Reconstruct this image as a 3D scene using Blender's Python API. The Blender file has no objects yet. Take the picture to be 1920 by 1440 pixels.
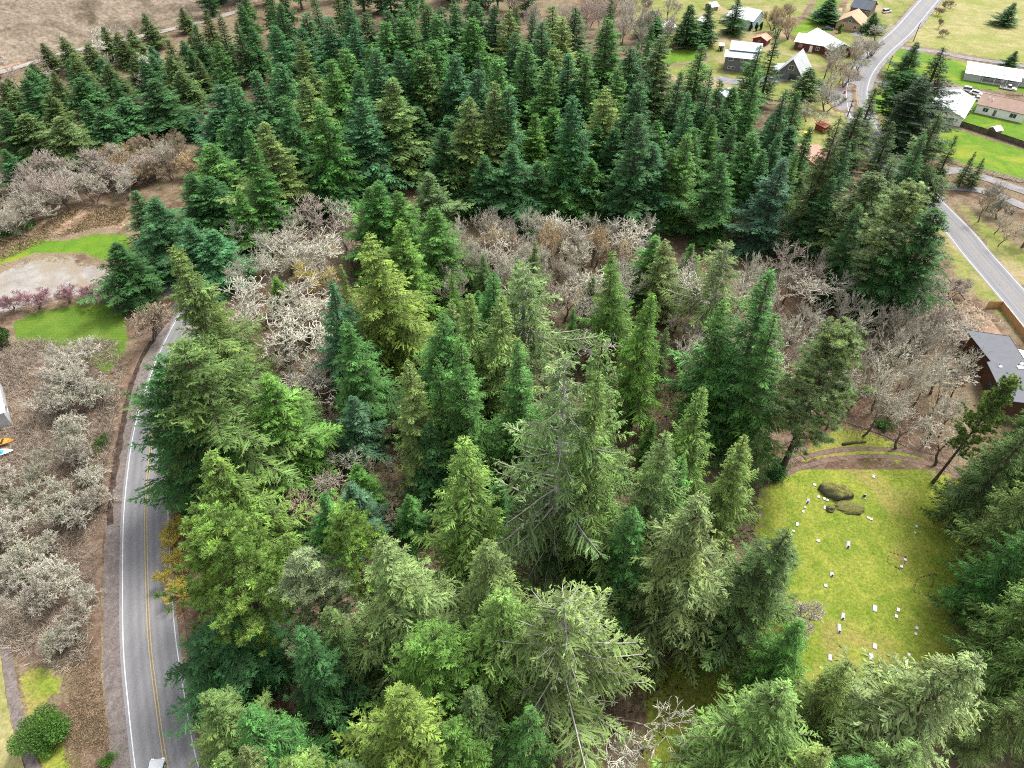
import bpy, math, random
import numpy as np
from mathutils import Vector, Matrix, Quaternion

R = math.radians
SC = bpy.context.scene
COL = SC.collection

# ------------------------------------------------------------------ camera, sky, sun, exposure
CAM_H, PITCH, FPX = 92.0, 44.0, 1280.0
cam_d = bpy.data.cameras.new('camera')
cam = bpy.data.objects.new('camera', cam_d); COL.objects.link(cam)
cam.location = (0, 0, CAM_H); cam.rotation_euler = (R(90 - PITCH), 0, 0)
cam_d.sensor_width = 36.0; cam_d.lens = 24.0; cam_d.clip_end = 9000.0; cam_d.clip_start = 0.5
SC.camera = cam

SUN_EL, SUN_AZ = 58.0, 48.0          # azimuth clockwise from +Y (the view direction): sun stands behind-right
world = bpy.data.worlds.new('World'); SC.world = world; world.use_nodes = True
wn = world.node_tree; bg = wn.nodes['Background']
sky = wn.nodes.new('ShaderNodeTexSky'); sky.sky_type = 'NISHITA'; sky.sun_disc = False
sky.sun_elevation = R(SUN_EL); sky.sun_rotation = R(SUN_AZ); sky.dust_density = 3.0; sky.air_density = 1.0
hsv = wn.nodes.new('ShaderNodeHueSaturation'); hsv.inputs['Saturation'].default_value = 0.16
wn.links.new(sky.outputs[0], hsv.inputs['Color']); wn.links.new(hsv.outputs[0], bg.inputs[0])
bg.inputs[1].default_value = 0.15
sun_d = bpy.data.lights.new('sun', 'SUN'); sun_d.energy = 2.0; sun_d.angle = R(16.0); sun_d.color = (1.0, 0.955, 0.89)
sun = bpy.data.objects.new('sun', sun_d); COL.objects.link(sun)
sv = Vector((math.sin(R(SUN_AZ)) * math.cos(R(SUN_EL)), math.cos(R(SUN_AZ)) * math.cos(R(SUN_EL)), math.sin(R(SUN_EL))))
sun.rotation_euler = (-sv).to_track_quat('-Z', 'Y').to_euler(); sun.location = (0, 0, 300)
vs = SC.view_settings
vs.view_transform = 'Standard'; vs.look = 'None'; vs.exposure = 1.32; vs.gamma = 1.0; vs.use_curve_mapping = False
SC.render.engine = 'CYCLES'
cy = SC.cycles
cy.max_bounces = 5; cy.diffuse_bounces = 3; cy.glossy_bounces = 2; cy.transmission_bounces = 3; cy.transparent_max_bounces = 4
cy.caustics_reflective = False; cy.caustics_refractive = False
cy.use_denoising = False; cy.filter_width = 1.05

# ------------------------------------------------------------------ survey: photograph point -> place on a level plane
CT, ST = math.cos(R(PITCH)), math.sin(R(PITCH))
def ray(px, py):
    u, v = (px - 960) / FPX, (720 - py) / FPX
    return Vector((u, CT + v * ST, -ST + v * CT))
def G(px, py, z=0.0):
    d = ray(px, py); t = (CAM_H - z) / -d.z
    return Vector((d.x * t, d.y * t, z))
def fwd_of_row(py):
    return G(960, py).y
def apex(ax, ay, b):
    """tree or pole from its tip and either its height (<60) or the row of its foot -> (x, y, height)"""
    if b < 60: p = G(ax, ay, b); return p.x, p.y, b
    Y = fwd_of_row(b); d = ray(ax, ay); t = Y / d.y
    return d.x * t, Y, CAM_H + d.z * t
def proj(x, y, z):
    dep = y * CT + (CAM_H - z) * ST; up = y * ST - (CAM_H - z) * CT
    return 960 + FPX * x / dep, 720 - FPX * up / dep

# ------------------------------------------------------------------ helpers
def tag(o, label=None, cat=None, group=None, kind=None):
    if label: o['label'] = label
    if cat: o['category'] = cat
    if group: o['group'] = group
    if kind: o['kind'] = kind
    return o
def empty(name, loc=(0, 0, 0), rz=0.0):
    o = bpy.data.objects.new(name, None); COL.objects.link(o)
    o.location = loc; o.rotation_euler = (0, 0, rz); o.empty_display_size = 0.5
    return o
def link_mesh(name, me, parent=None):
    o = bpy.data.objects.new(name, me); COL.objects.link(o)
    if parent: o.parent = parent
    return o
def np_mesh(name, V, F, mat=None, attrs=None, smooth=False):
    """V (n,3) array, F (m,k) array of equal-sided faces"""
    me = bpy.data.meshes.new(name)
    V = np.asarray(V, np.float32); F = np.asarray(F, np.int32)
    me.vertices.add(len(V)); me.vertices.foreach_set('co', V.ravel())
    k = F.shape[1]
    me.loops.add(F.size); me.loops.foreach_set('vertex_index', F.ravel())
    me.polygons.add(len(F)); me.polygons.foreach_set('loop_start', np.arange(0, F.size, k, dtype=np.int32))
    me.polygons.foreach_set('loop_total', np.full(len(F), k, np.int32))
    if smooth: me.polygons.foreach_set('use_smooth', np.ones(len(F), bool))
    for an, av in (attrs or {}).items():
        a = me.attributes.new(an, 'FLOAT', 'POINT'); a.data.foreach_set('value', np.asarray(av, np.float32))
    me.update(calc_edges=True)
    if mat: me.materials.append(mat)
    return me
class MB:
    """collects boxes, bars and prisms; build() links them as ONE mesh object"""
    def __init__(s): s.v = []; s.f = []
    def add(s, vs, fs):
        n = len(s.v); s.v += [tuple(v) for v in vs]; s.f += [tuple(i + n for i in f) for f in fs]; return s
    def box(s, x0, x1, y0, y1, z0, z1):
        return s.add([(x0,y0,z0),(x1,y0,z0),(x1,y1,z0),(x0,y1,z0),(x0,y0,z1),(x1,y0,z1),(x1,y1,z1),(x0,y1,z1)],
                     [(3,2,1,0),(4,5,6,7),(0,1,5,4),(1,2,6,5),(2,3,7,6),(3,0,4,7)])
    def hull8(s, bottom, top):
        return s.add(list(bottom) + list(top), [(3,2,1,0),(4,5,6,7),(0,1,5,4),(1,2,6,5),(2,3,7,6),(3,0,4,7)])
    def prism(s, poly, z0, z1):
        n = len(poly)
        return s.add([(x, y, z0) for x, y in poly] + [(x, y, z1) for x, y in poly],
                     [tuple(range(n - 1, -1, -1)), tuple(range(n, 2 * n))] + [(i, (i + 1) % n, (i + 1) % n + n, i + n) for i in range(n)])
    def extrude_y(s, poly, y0, y1):      # poly in x,z
        n = len(poly)
        return s.add([(x, y0, z) for x, z in poly] + [(x, y1, z) for x, z in poly],
                     [tuple(range(n)), tuple(range(2 * n - 1, n - 1, -1))] + [((i + 1) % n, i, i + n, (i + 1) % n + n) for i in range(n)])
    def tube(s, pts, rad, n=6):
        pts = [Vector(p) for p in pts]; rad = rad if hasattr(rad, '__len__') else [rad] * len(pts)
        vs = []; fs = []
        for i, p in enumerate(pts):
            d = (pts[min(i + 1, len(pts) - 1)] - pts[max(i - 1, 0)]).normalized()
            a = d.orthogonal().normalized(); b = d.cross(a)
            vs += [p + (a * math.cos(2 * math.pi * k / n) + b * math.sin(2 * math.pi * k / n)) * rad[i] for k in range(n)]
        for i in range(len(pts) - 1):
            for k in range(n):
                fs.append((i * n + k, i * n + (k + 1) % n, (i + 1) * n + (k + 1) % n, (i + 1) * n + k))
        fs.append(tuple(range(n - 1, -1, -1))); fs.append(tuple(range((len(pts) - 1) * n, len(pts) * n)))
        return s.add(vs, fs)
    def mesh(s, name, mat=None, smooth=False):
        me = bpy.data.meshes.new(name); me.from_pydata(s.v, [], s.f); me.update()
        if mat: me.materials.append(mat)
        if smooth:
            for p in me.polygons: p.use_smooth = True
        return me
    def build(s, name, mat=None, parent=None, smooth=False, loc=None, rz=None):
        o = link_mesh(name, s.mesh(name, mat, smooth), parent)
        if loc is not None: o.location = loc
        if rz is not None: o.rotation_euler = (0, 0, rz)
        return o
def spline(pts, step=2.0):
    P = np.array([(p[0], p[1]) for p in pts], float)
    P = np.vstack([2 * P[0] - P[1], P, 2 * P[-1] - P[-2]]); out = []
    for i in range(1, len(P) - 2):
        n = max(2, int(np.linalg.norm(P[i + 1] - P[i]) / step))
        for k in range(n):
            t = k / n; a, b, c, d = P[i - 1], P[i], P[i + 1], P[i + 2]
            out.append(0.5 * ((2 * b) + (c - a) * t + (2 * a - 5 * b + 4 * c - d) * t * t + (3 * b - a - 3 * c + d) * t ** 3))
    out.append(P[-2]); return np.array(out)
def in_poly(P, poly):
    x, y = P[:, 0], P[:, 1]; inside = np.zeros(len(P), bool); n = len(poly); j = n - 1
    for i in range(n):
        xi, yi = poly[i]; xj, yj = poly[j]
        c = ((yi > y) != (yj > y)) & (x < (xj - xi) * (y - yi) / ((yj - yi) if yj != yi else 1e-9) + xi)
        inside ^= c; j = i
    return inside
def sdf(P, poly):
    d = np.full(len(P), 1e9); n = len(poly)
    for i in range(n):
        a = np.array(poly[i]); b = np.array(poly[(i + 1) % n]); ab = b - a
        t = np.clip(((P - a) @ ab) / max(ab @ ab, 1e-9), 0, 1)
        d = np.minimum(d, np.linalg.norm(P - a - t[:, None] * ab, axis=1))
    return np.where(in_poly(P, poly), d, -d)

# ------------------------------------------------------------------ materials
def new_mat(name, rough=0.85, spec=0.25):
    m = bpy.data.materials.new(name); m.use_nodes = True
    nt = m.node_tree; b = nt.nodes['Principled BSDF']
    b.inputs['Roughness'].default_value = rough; b.inputs['Specular IOR Level'].default_value = spec
    return m, nt, b
def pos(nt):
    g = nt.nodes.new('ShaderNodeNewGeometry'); return g.outputs['Position']
def noise(nt, vec, scale, detail=4, rough=0.6, dist=0.0):
    n = nt.nodes.new('ShaderNodeTexNoise'); n.inputs['Scale'].default_value = scale; n.inputs['Detail'].default_value = detail
    n.inputs['Roughness'].default_value = rough; n.inputs['Distortion'].default_value = dist
    nt.links.new(vec, n.inputs['Vector']); return n.outputs['Fac']
def ramp(nt, fac, stops):
    r = nt.nodes.new('ShaderNodeValToRGB'); e = r.color_ramp.elements
    while len(e) < len(stops): e.new(0.5)
    for el, (p, c) in zip(e, stops):
        el.position = p; el.color = (c, c, c, 1) if not hasattr(c, '__len__') else (*c, 1)
    nt.links.new(fac, r.inputs[0]); return r.outputs[0]
def mix(nt, fac, a, b, mode='MIX'):
    m = nt.nodes.new('ShaderNodeMix'); m.data_type = 'RGBA'; m.blend_type = mode
    for sock, v in ((m.inputs[0], fac), (m.inputs[6], a), (m.inputs[7], b)):
        if hasattr(v, 'is_linked'): nt.links.new(v, sock)
        elif hasattr(v, '__len__'): sock.default_value = (*v, 1)
        else: sock.default_value = v
    return m.outputs[2]
def math_n(nt, op, a, b=None):
    m = nt.nodes.new('ShaderNodeMath'); m.operation = op
    for i, v in enumerate((a, b)):
        if v is None: continue
        if hasattr(v, 'is_linked'): nt.links.new(v, m.inputs[i])
        else: m.inputs[i].default_value = v
    return m.outputs[0]
def attr(nt, name):
    a = nt.nodes.new('ShaderNodeAttribute'); a.attribute_name = name; return a.outputs['Fac']
def bump(nt, b, h, strength=0.5, dist=0.1):
    n = nt.nodes.new('ShaderNodeBump'); n.inputs['Strength'].default_value = strength; n.inputs['Distance'].default_value = dist
    nt.links.new(h, n.inputs['Height']); nt.links.new(n.outputs[0], b.inputs['Normal'])
def litter(nt, p):
    """forest floor: fallen leaves, twigs, bare earth, moss"""
    big = noise(nt, p, 0.045, 5, 0.6, 0.6); mid = noise(nt, p, 0.35, 6, 0.7); fine = noise(nt, p, 2.6, 5, 0.75)
    c = ramp(nt, mid, [(0.30, (0.055, 0.036, 0.025)), (0.46, (0.110, 0.070, 0.048)), (0.58, (0.175, 0.125, 0.090)), (0.74, (0.26, 0.205, 0.150))])
    c = mix(nt, ramp(nt, big, [(0.44, 0.0), (0.60, 0.75)]), c, mix(nt, fine, (0.14, 0.11, 0.062), (0.28, 0.235, 0.15)))
    moss = noise(nt, p, 0.16, 6, 0.7, 1.0)
    c = mix(nt, ramp(nt, moss, [(0.57, 0.0), (0.68, 0.6)]), c, (0.115, 0.115, 0.030))
    return mix(nt, 0.8, c, ramp(nt, fine, [(0.30, 0.35), (0.52, 0.95), (0.70, 1.35)]), 'MULTIPLY')
def soil_mat(name, c1, c2, c3=None, s_big=0.08, s_fine=2.0, patch=(0.5, 0.66), contrast=(0.6, 1.25), stripes=None):
    """a ground cover that fades into the forest floor where its edge attribute falls to 0"""
    m, nt, b = new_mat(name, 0.95, 0.1); p = pos(nt)
    fine = noise(nt, p, s_fine, 6, 0.75); mid = noise(nt, p, s_big * 5, 5, 0.65, 0.8); big = noise(nt, p, s_big, 5, 0.6, 1.2)
    c = mix(nt, ramp(nt, mid, [(0.36, 0.0), (0.64, 1.0)]), c1, c2)
    if c3: c = mix(nt, ramp(nt, big, [(patch[0], 0.0), (patch[1], 1.0)]), c, c3)
    if stripes:
        w = nt.nodes.new('ShaderNodeTexWave'); w.inputs['Scale'].default_value = stripes; w.inputs['Distortion'].default_value = 3.0
        w.inputs['Detail'].default_value = 2.0; w.inputs['Detail Scale'].default_value = 0.4; w.bands_direction = 'Y'
        nt.links.new(p, w.inputs['Vector'])
        c = mix(nt, 0.16, c, ramp(nt, w.outputs['Fac'], [(0.3, 0.7), (0.8, 1.15)]), 'MULTIPLY')
    c = mix(nt, 0.9, c, ramp(nt, fine, [(0.32, contrast[0]), (0.68, contrast[1])]), 'MULTIPLY')
    e = math_n(nt, 'ADD', attr(nt, 'edge'), math_n(nt, 'MULTIPLY', math_n(nt, 'SUBTRACT', noise(nt, p, 0.5, 6, 0.75), 0.5), 1.9))
    c = mix(nt, ramp(nt, e, [(0.38, 0.0), (0.56, 1.0)]), litter(nt, p), c)
    nt.links.new(c, b.inputs['Base Color']); bump(nt, b, fine, 0.6, 0.12)
    return m
def flat_mat(name, col, rough=0.7, spec=0.3, var=0.25, scale=1.5, metal=0.0, dirt=None):
    m, nt, b = new_mat(name, rough, spec); p = pos(nt)
    n = noise(nt, p, scale, 6, 0.7); n2 = noise(nt, p, scale * 0.15, 3)
    c = mix(nt, 1.0, col, ramp(nt, n, [(0.3, 1 - var), (0.7, 1 + var * 0.6)]), 'MULTIPLY')
    if dirt: c = mix(nt, ramp(nt, n2, [(0.48, 0.0), (0.68, 0.6)]), c, dirt)
    nt.links.new(c, b.inputs['Base Color']); b.inputs['Metallic'].default_value = metal
    bump(nt, b, n, 0.15, 0.02)
    return m
def foliage_mat(name, trans=0.36, yellow=(0.20, 0.20, 0.045), ystr=0.35):
    """colour comes from the tree's own object colour, varied spray by spray"""
    m, nt, b = new_mat(name, 0.62, 0.22)
    oi = nt.nodes.new('ShaderNodeObjectInfo'); p = pos(nt); v = attr(nt, 'v')
    c = mix(nt, 1.0, oi.outputs['Color'], ramp(nt, v, [(0.0, 0.42), (0.5, 1.0), (1.0, 2.0)]), 'MULTIPLY')
    n = noise(nt, p, 0.45, 3, 0.6)
    c = mix(nt, 1.0, c, ramp(nt, n, [(0.33, 0.68), (0.66, 1.32)]), 'MULTIPLY')
    yf = math_n(nt, 'MULTIPLY', ramp(nt, noise(nt, p, 0.23, 3, 0.5), [(0.50, 0.0), (0.72, 1.0)]), ystr)
    c = mix(nt, yf, c, mix(nt, 1.0, c, (1.45, 1.20, 0.80), 'MULTIPLY'))
    nt.links.new(c, b.inputs['Base Color'])
    t = nt.nodes.new('ShaderNodeBsdfTranslucent'); ms = nt.nodes.new('ShaderNodeMixShader'); ms.inputs[0].default_value = trans
    nt.links.new(mix(nt, 1.0, c, (1.15, 1.25, 0.6), 'MULTIPLY'), t.inputs[0])
    nt.links.new(b.outputs[0], ms.inputs[1]); nt.links.new(t.outputs[0], ms.inputs[2])
    nt.links.new(ms.outputs[0], nt.nodes['Material Output'].inputs[0])
    return m
def bark_mat(name, c1, c2, lichen=None, lf=(0.5, 0.62)):
    m, nt, b = new_mat(name, 0.95, 0.1); tc = nt.nodes.new('ShaderNodeTexCoord')
    n = noise(nt, tc.outputs['Object'], 3.0, 6, 0.75); c = mix(nt, n, c1, c2)
    if lichen: c = mix(nt, ramp(nt, noise(nt, tc.outputs['Object'], 1.1, 5, 0.7), [(lf[0], 0.0), (lf[1], 1.0)]), c, lichen)
    nt.links.new(c, b.inputs['Base Color']); bump(nt, b, n, 0.5, 0.05)
    return m
def twig_mat(name):
    m, nt, b = new_mat(name, 0.95, 0.08); p = pos(nt)
    oi = nt.nodes.new('ShaderNodeObjectInfo'); n = noise(nt, p, 0.8, 4, 0.7)
    c = mix(nt, 1.0, oi.outputs['Color'], ramp(nt, n, [(0.3, 0.55), (0.7, 1.3)]), 'MULTIPLY')
    c = mix(nt, 1.0, c, ramp(nt, attr(nt, 'v'), [(0.0, 0.55), (1.0, 1.35)]), 'MULTIPLY')
    nt.links.new(c, b.inputs['Base Color']); return m
def road_mat():
    m, nt, b = new_mat('asphalt', 0.8, 0.35); p = pos(nt)
    u = nt.nodes.new('ShaderNodeAttribute'); u.attribute_name = 'across'
    w = ramp(nt, math_n(nt, 'ABSOLUTE', u.outputs['Fac']), [(0.0, 0.80), (0.16, 1.08), (0.30, 0.86), (0.42, 1.04), (0.60, 0.84), (0.78, 1.08), (0.92, 1.15)])
    st = nt.nodes.new('ShaderNodeVectorMath'); st.operation = 'MULTIPLY'; st.inputs[1].default_value = (1.0, 0.12, 1.0)
    nt.links.new(p, st.inputs[0])
    c = mix(nt, noise(nt, st.outputs[0], 0.6, 5, 0.6), (0.115, 0.113, 0.120), (0.205, 0.202, 0.210))
    c = mix(nt, 1.0, c, w, 'MULTIPLY'); fine = noise(nt, p, 9.0, 4, 0.8)
    c = mix(nt, 0.8, c, ramp(nt, fine, [(0.3, 0.8), (0.7, 1.2)]), 'MULTIPLY')
    cr = noise(nt, p, 0.25, 8, 0.75, 2.0)
    c = mix(nt, ramp(nt, math_n(nt, 'ABSOLUTE', math_n(nt, 'SUBTRACT', cr, 0.5)), [(0.0, 0.35), (0.008, 0.0)]), c, (0.055, 0.053, 0.055))
    nt.links.new(c, b.inputs['Base Color']); bump(nt, b, fine, 0.3, 0.02); return m

M = {}
M['ground'], nt, b = new_mat('forest_floor', 0.97, 0.08)
p = pos(nt); nt.links.new(litter(nt, p), b.inputs['Base Color']); bump(nt, b, noise(nt, p, 1.8, 6, 0.75), 0.9, 0.25)
M['lawn'] = soil_mat('lawn_grass', (0.070, 0.150, 0.014), (0.110, 0.185, 0.018), (0.195, 0.215, 0.028), 0.05, 3.0, (0.52, 0.66), (0.75, 1.2))
M['mown'] = soil_mat('mown_grass', (0.068, 0.128, 0.016), (0.100, 0.160, 0.022), (0.150, 0.178, 0.035), 0.05, 3.0, (0.56, 0.72), (0.75, 1.2), stripes=0.35)
M['moss'] = soil_mat('mossy_grass', (0.125, 0.180, 0.022), (0.225, 0.245, 0.042), (0.25, 0.195, 0.072), 0.06, 2.2, (0.52, 0.70), (0.5, 1.35))
M['yard'] = soil_mat('rough_yard_grass', (0.115, 0.15, 0.030), (0.20, 0.20, 0.065), (0.27, 0.215, 0.125), 0.05, 1.6, (0.48, 0.64), (0.65, 1.25))
M['meadow'] = soil_mat('dry_meadow_grass', (0.195, 0.195, 0.068), (0.285, 0.255, 0.12), (0.17, 0.195, 0.045), 0.035, 1.3, (0.50, 0.64), (0.6, 1.25))
M['gravel'] = soil_mat('gravel', (0.20, 0.185, 0.17), (0.28, 0.26, 0.24), (0.22, 0.185, 0.135), 0.06, 3.0, (0.52, 0.68), (0.8, 1.15))
M['drive'] = soil_mat('drive_gravel', (0.155, 0.150, 0.155), (0.235, 0.225, 0.23), None, 0.1, 3.0, contrast=(0.8, 1.15))
M['dirt'] = soil_mat('bare_dirt', (0.24, 0.155, 0.105), (0.34, 0.235, 0.165), (0.20, 0.115, 0.07), 0.1, 2.0, (0.5, 0.66), (0.7, 1.2))
M['track'] = soil_mat('track_dirt', (0.125, 0.085, 0.066), (0.19, 0.138, 0.110), None, 0.12, 2.5, contrast=(0.7, 1.2))
M['ditch'] = soil_mat('ditch_mud', (0.030, 0.022, 0.018), (0.085, 0.062, 0.050), None, 0.2, 2.5, contrast=(0.5, 1.3))
M['verge'] = soil_mat('verge_gravel', (0.125, 0.085, 0.060), (0.235, 0.170, 0.125), (0.095, 0.058, 0.040), 0.08, 2.2, (0.5, 0.68), (0.6, 1.3))
M['shoulder'] = soil_mat('shoulder_gravel', (0.115, 0.095, 0.088), (0.175, 0.150, 0.140), None, 0.2, 4.0, contrast=(0.6, 1.3))
M['hill'] = soil_mat('hillside_grass', (0.150, 0.118, 0.090), (0.225, 0.185, 0.140), (0.085, 0.068, 0.045), 0.035, 0.7, (0.5, 0.64), (0.4, 1.35))
M['asphalt'] = road_mat()
M['white_paint'] = flat_mat('road_paint_white', (0.50, 0.50, 0.50), 0.7, 0.2, 0.25, 2.0)
M['yellow_paint'] = flat_mat('road_paint_yellow', (0.35, 0.27, 0.115), 0.7, 0.2, 0.25, 2.0)
M['needles'] = foliage_mat('fir_needles')
M['pine_needles'] = foliage_mat('pine_needles', 0.38, ystr=0.5)
M['leaves'] = foliage_mat('evergreen_leaves', 0.25)
M['bark'] = bark_mat('fir_bark', (0.050, 0.036, 0.028), (0.125, 0.098, 0.080), (0.20, 0.19, 0.165), (0.56, 0.70))
M['pale_bark'] = bark_mat('lichen_bark', (0.16, 0.15, 0.13), (0.36, 0.35, 0.31), (0.44, 0.44, 0.39), (0.45, 0.6))
M['oak_bark'] = bark_mat('oak_bark', (0.055, 0.042, 0.032), (0.17, 0.14, 0.115), (0.36, 0.35, 0.30), (0.52, 0.66))
M['twigs'] = twig_mat('lichen_twigs')

# ------------------------------------------------------------------ the setting: ground, hill, grass, gravel, roads
def gp(pts): return [G(*q).to_tuple()[:2] for q in pts]
def axis_coords():
    a = np.concatenate([np.arange(-3000, -400, 200), np.arange(-400, 400, 8), np.arange(400, 3001, 200)]); return a
xs = axis_coords(); ys = np.concatenate([np.arange(-600, 0, 100), np.arange(0, 480, 8), np.arange(480, 3200, 160)])
X, Y = np.meshgrid(xs, ys); n = len(xs)
idx = np.arange(len(xs) * len(ys)).reshape(len(ys), n)
F = np.stack([idx[:-1, :-1], idx[:-1, 1:], idx[1:, 1:], idx[1:, :-1]], -1).reshape(-1, 4)
tag(link_mesh('ground', np_mesh('ground', np.stack([X.ravel(), Y.ravel(), np.zeros(X.size)], 1), F, M['ground'])), kind='structure')

LAYER = [0.0]
def sheet(name, px_poly, mat, feather=2.5, step=1.0, label=None, world_poly=None):
    """a ground cover: fine grid inside the outline, its edge attribute running 0 -> 1 over the feather"""
    LAYER[0] += 0.006
    poly = world_poly or gp(px_poly); A = np.array(poly); lo = A.min(0) - feather; hi = A.max(0) + feather
    step = max(step, math.sqrt((hi - lo).prod() / 60000.0))
    xs = np.arange(lo[0], hi[0] + step, step); ys = np.arange(lo[1], hi[1] + step, step)
    X, Y = np.meshgrid(xs, ys); P = np.stack([X.ravel(), Y.ravel()], 1); d = sdf(P, poly)
    e = np.clip(0.5 + d / (2 * feather), 0, 1)
    idx = np.arange(len(P)).reshape(len(ys), len(xs))
    F = np.stack([idx[:-1, :-1], idx[:-1, 1:], idx[1:, 1:], idx[1:, :-1]], -1).reshape(-1, 4)
    F = F[(d[F] > -feather * 1.02).any(1)]
    used = np.unique(F); re = np.full(len(P), -1); re[used] = np.arange(len(used))
    V = np.column_stack([P[used], np.full(len(used), LAYER[0])])
    o = link_mesh(name, np_mesh(name, V, re[F], mat, {'edge': e[used]}))
    tag(o, label, kind='structure'); return o
def strip_mesh(name, C, o0, o1, z, mat, ncross=1, jag=0.0, seed=0):
    """a band along the line C between the two offsets (to its right)"""
    T = np.gradient(C, axis=0); T /= np.linalg.norm(T, axis=1)[:, None]; N = np.stack([T[:, 1], -T[:, 0]], 1)
    ks = np.linspace(0, 1, ncross + 1); rng = np.random.default_rng(seed)
    V = []; U = []; E = []
    for k in ks:
        o = o0 + (o1 - o0) * k
        j = jag * (rng.random(len(C)) - 0.5) if k in (0.0, 1.0) else 0
        V.append(np.column_stack([C + N * (np.broadcast_to(o, len(C)) + j)[:, None], np.full(len(C), z)]))
        U.append(np.full(len(C), 2 * k - 1)); E.append(np.full(len(C), 1 - abs(2 * k - 1) ** 2))
    V = np.concatenate(V); m = len(C); F = []
    for a in range(ncross):
        i = np.arange(m - 1); F.append(np.stack([a * m + i, (a + 1) * m + i, (a + 1) * m + i + 1, a * m + i + 1], 1))
    F = np.concatenate(F)[:, ::-1]
    return np_mesh(name, V, F, mat, {'across': np.concatenate(U), 'edge': np.clip(np.concatenate(E) * 2.2, 0, 1)})

# far hillside beyond the quarry road
h0 = np.array(gp([(-60, 152)])[0]); h1 = np.array(gp([(400, 34)])[0])
ht = (h1 - h0) / np.linalg.norm(h1 - h0); hn = np.array([-ht[1], ht[0]])
if hn[0] > 0: hn = -hn
A_, B_ = np.meshgrid(np.arange(-260, 420, 4.0), np.arange(0, 460, 4.0))
hp = h0[None] + A_.ravel()[:, None] * ht + B_.ravel()[:, None] * hn
rngh = np.random.default_rng(4)
def lumps(P, s, seed):
    r = np.random.default_rng(seed); v = np.zeros(len(P))
    for k in range(7):
        f = s * 1.7 ** k; th = r.random() * 6.28; ph = r.random() * 6.28
        v += np.sin(P[:, 0] * f * math.cos(th) + P[:, 1] * f * math.sin(th) + ph) / 1.6 ** k
    return v
def hill_h(P):
    s = (P - h0) @ hn - 5.0
    return np.where(s > 0, 0.42 * s * s / (s + 14.0), -0.4) + np.where(s > 6, 1.0, 0) * lumps(P, 0.035, 3) * np.clip((s - 6) / 40, 0, 1) * 1.5
HZ = hill_h(hp); nb, na = A_.shape; idx = np.arange(len(hp)).reshape(nb, na)
F = np.stack([idx[:-1, :-1], idx[:-1, 1:], idx[1:, 1:], idx[1:, :-1]], -1).reshape(-1, 4)[:, ::-1]
eh = np.clip(np.minimum(B_.ravel() / 14.0, 1), 0, 1)
tag(link_mesh('hill', np_mesh('hill', np.column_stack([hp, HZ]), F, M['hill'], {'edge': eh}, True)), kind='structure')
tag(link_mesh('hill_road', strip_mesh('hill_road', spline(gp([(-60, 152), (30, 127), (110, 103), (200, 82), (300, 60), (380, 40), (450, 20)]), 4), -2.6, 2.6, 0.12, M['gravel'], 4, 0.3)), kind='structure')
sheet('hill_cut', [(-20, 62), (60, 58), (66, 85), (40, 120), (-20, 140)], M['dirt'], 4, 1.5)

# left side: lawns, gravel lot, banks
sheet('bank', [(215, 615), (300, 600), (262, 700), (246, 800), (226, 1000), (224, 1200), (246, 1460), (40, 1460), (-40, 1300), (-40, 640), (100, 640)], M['verge'], 5, 1.0)
sheet('lawn', [(-60, 505), (30, 462), (100, 438), (150, 432), (205, 424), (238, 440), (248, 475), (236, 508), (150, 512), (60, 512), (-60, 540)], M['lawn'], 1.8)
sheet('gravel_lot', [(-60, 545), (0, 512), (70, 488), (130, 488), (160, 500), (215, 508), (240, 512), (330, 524), (330, 552), (210, 550), (120, 556), (-60, 600)], M['gravel'], 3.0)
sheet('lawn', [(24, 606), (60, 588), (130, 574), (212, 570), (236, 592), (238, 655), (206, 700), (130, 668), (36, 652)], M['mown'], 1.2)
sheet('bramble_bank', [(60, 430), (110, 400), (180, 390), (250, 400), (245, 425), (190, 425), (110, 440)], M['dirt'], 3)
tag(link_mesh('path', strip_mesh('path', spline(gp([(2, 1050), (6, 1150), (15, 1240), (28, 1320), (48, 1400), (78, 1470), (120, 1540)]), 1), -0.75, 0.75, 0.09, M['shoulder'], 6, 0.15)), kind='structure')
sheet('moss_patch', [(30, 1270), (100, 1250), (115, 1290), (70, 1330), (60, 1400), (125, 1400), (120, 1460), (70, 1460), (40, 1340)], M['moss'], 1.5, 0.4)
sheet('dry_grass', [(-40, 1180), (8, 1230), (40, 1400), (60, 1470), (-60, 1480)], M['meadow'], 1.0, 0.4)

# cemetery
sheet('cemetery_lawn', [(1440, 905), (1500, 868), (1600, 862), (1700, 868), (1790, 905), (1830, 960), (1830, 1060), (1800, 1200), (1760, 1330), (1700, 1470), (1560, 1500), (1210, 1500), (1215, 1300), (1250, 1180), (1420, 1100), (1425, 960)], M['moss'], 3.5, 0.8)
sheet('mossy_verge', [(1530, 828), (1580, 800), (1640, 815), (1690, 842), (1730, 862), (1640, 858), (1560, 858), (1500, 862)], M['moss'], 2.2, 0.6)
sheet('cemetery_dirt', [(1000, 1060), (1200, 1050), (1240, 1190), (1160, 1230), (1020, 1160)], M['track'], 3, 0.7)
trk = spline(gp([(1380, 925), (1440, 893), (1490, 872), (1545, 857), (1610, 849), (1680, 851), (1745, 864), (1800, 885), (1880, 930)]), 1)
tag(link_mesh('cemetery_track', strip_mesh('cemetery_track', trk, -1.4, -0.35, 0.085, M['track'], 6, 0.25)), kind='structure')
tag(link_mesh('cemetery_track', strip_mesh('cemetery_track', trk, 0.35, 1.4, 0.086, M['track'], 6, 0.25, 5)), kind='structure')

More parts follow.
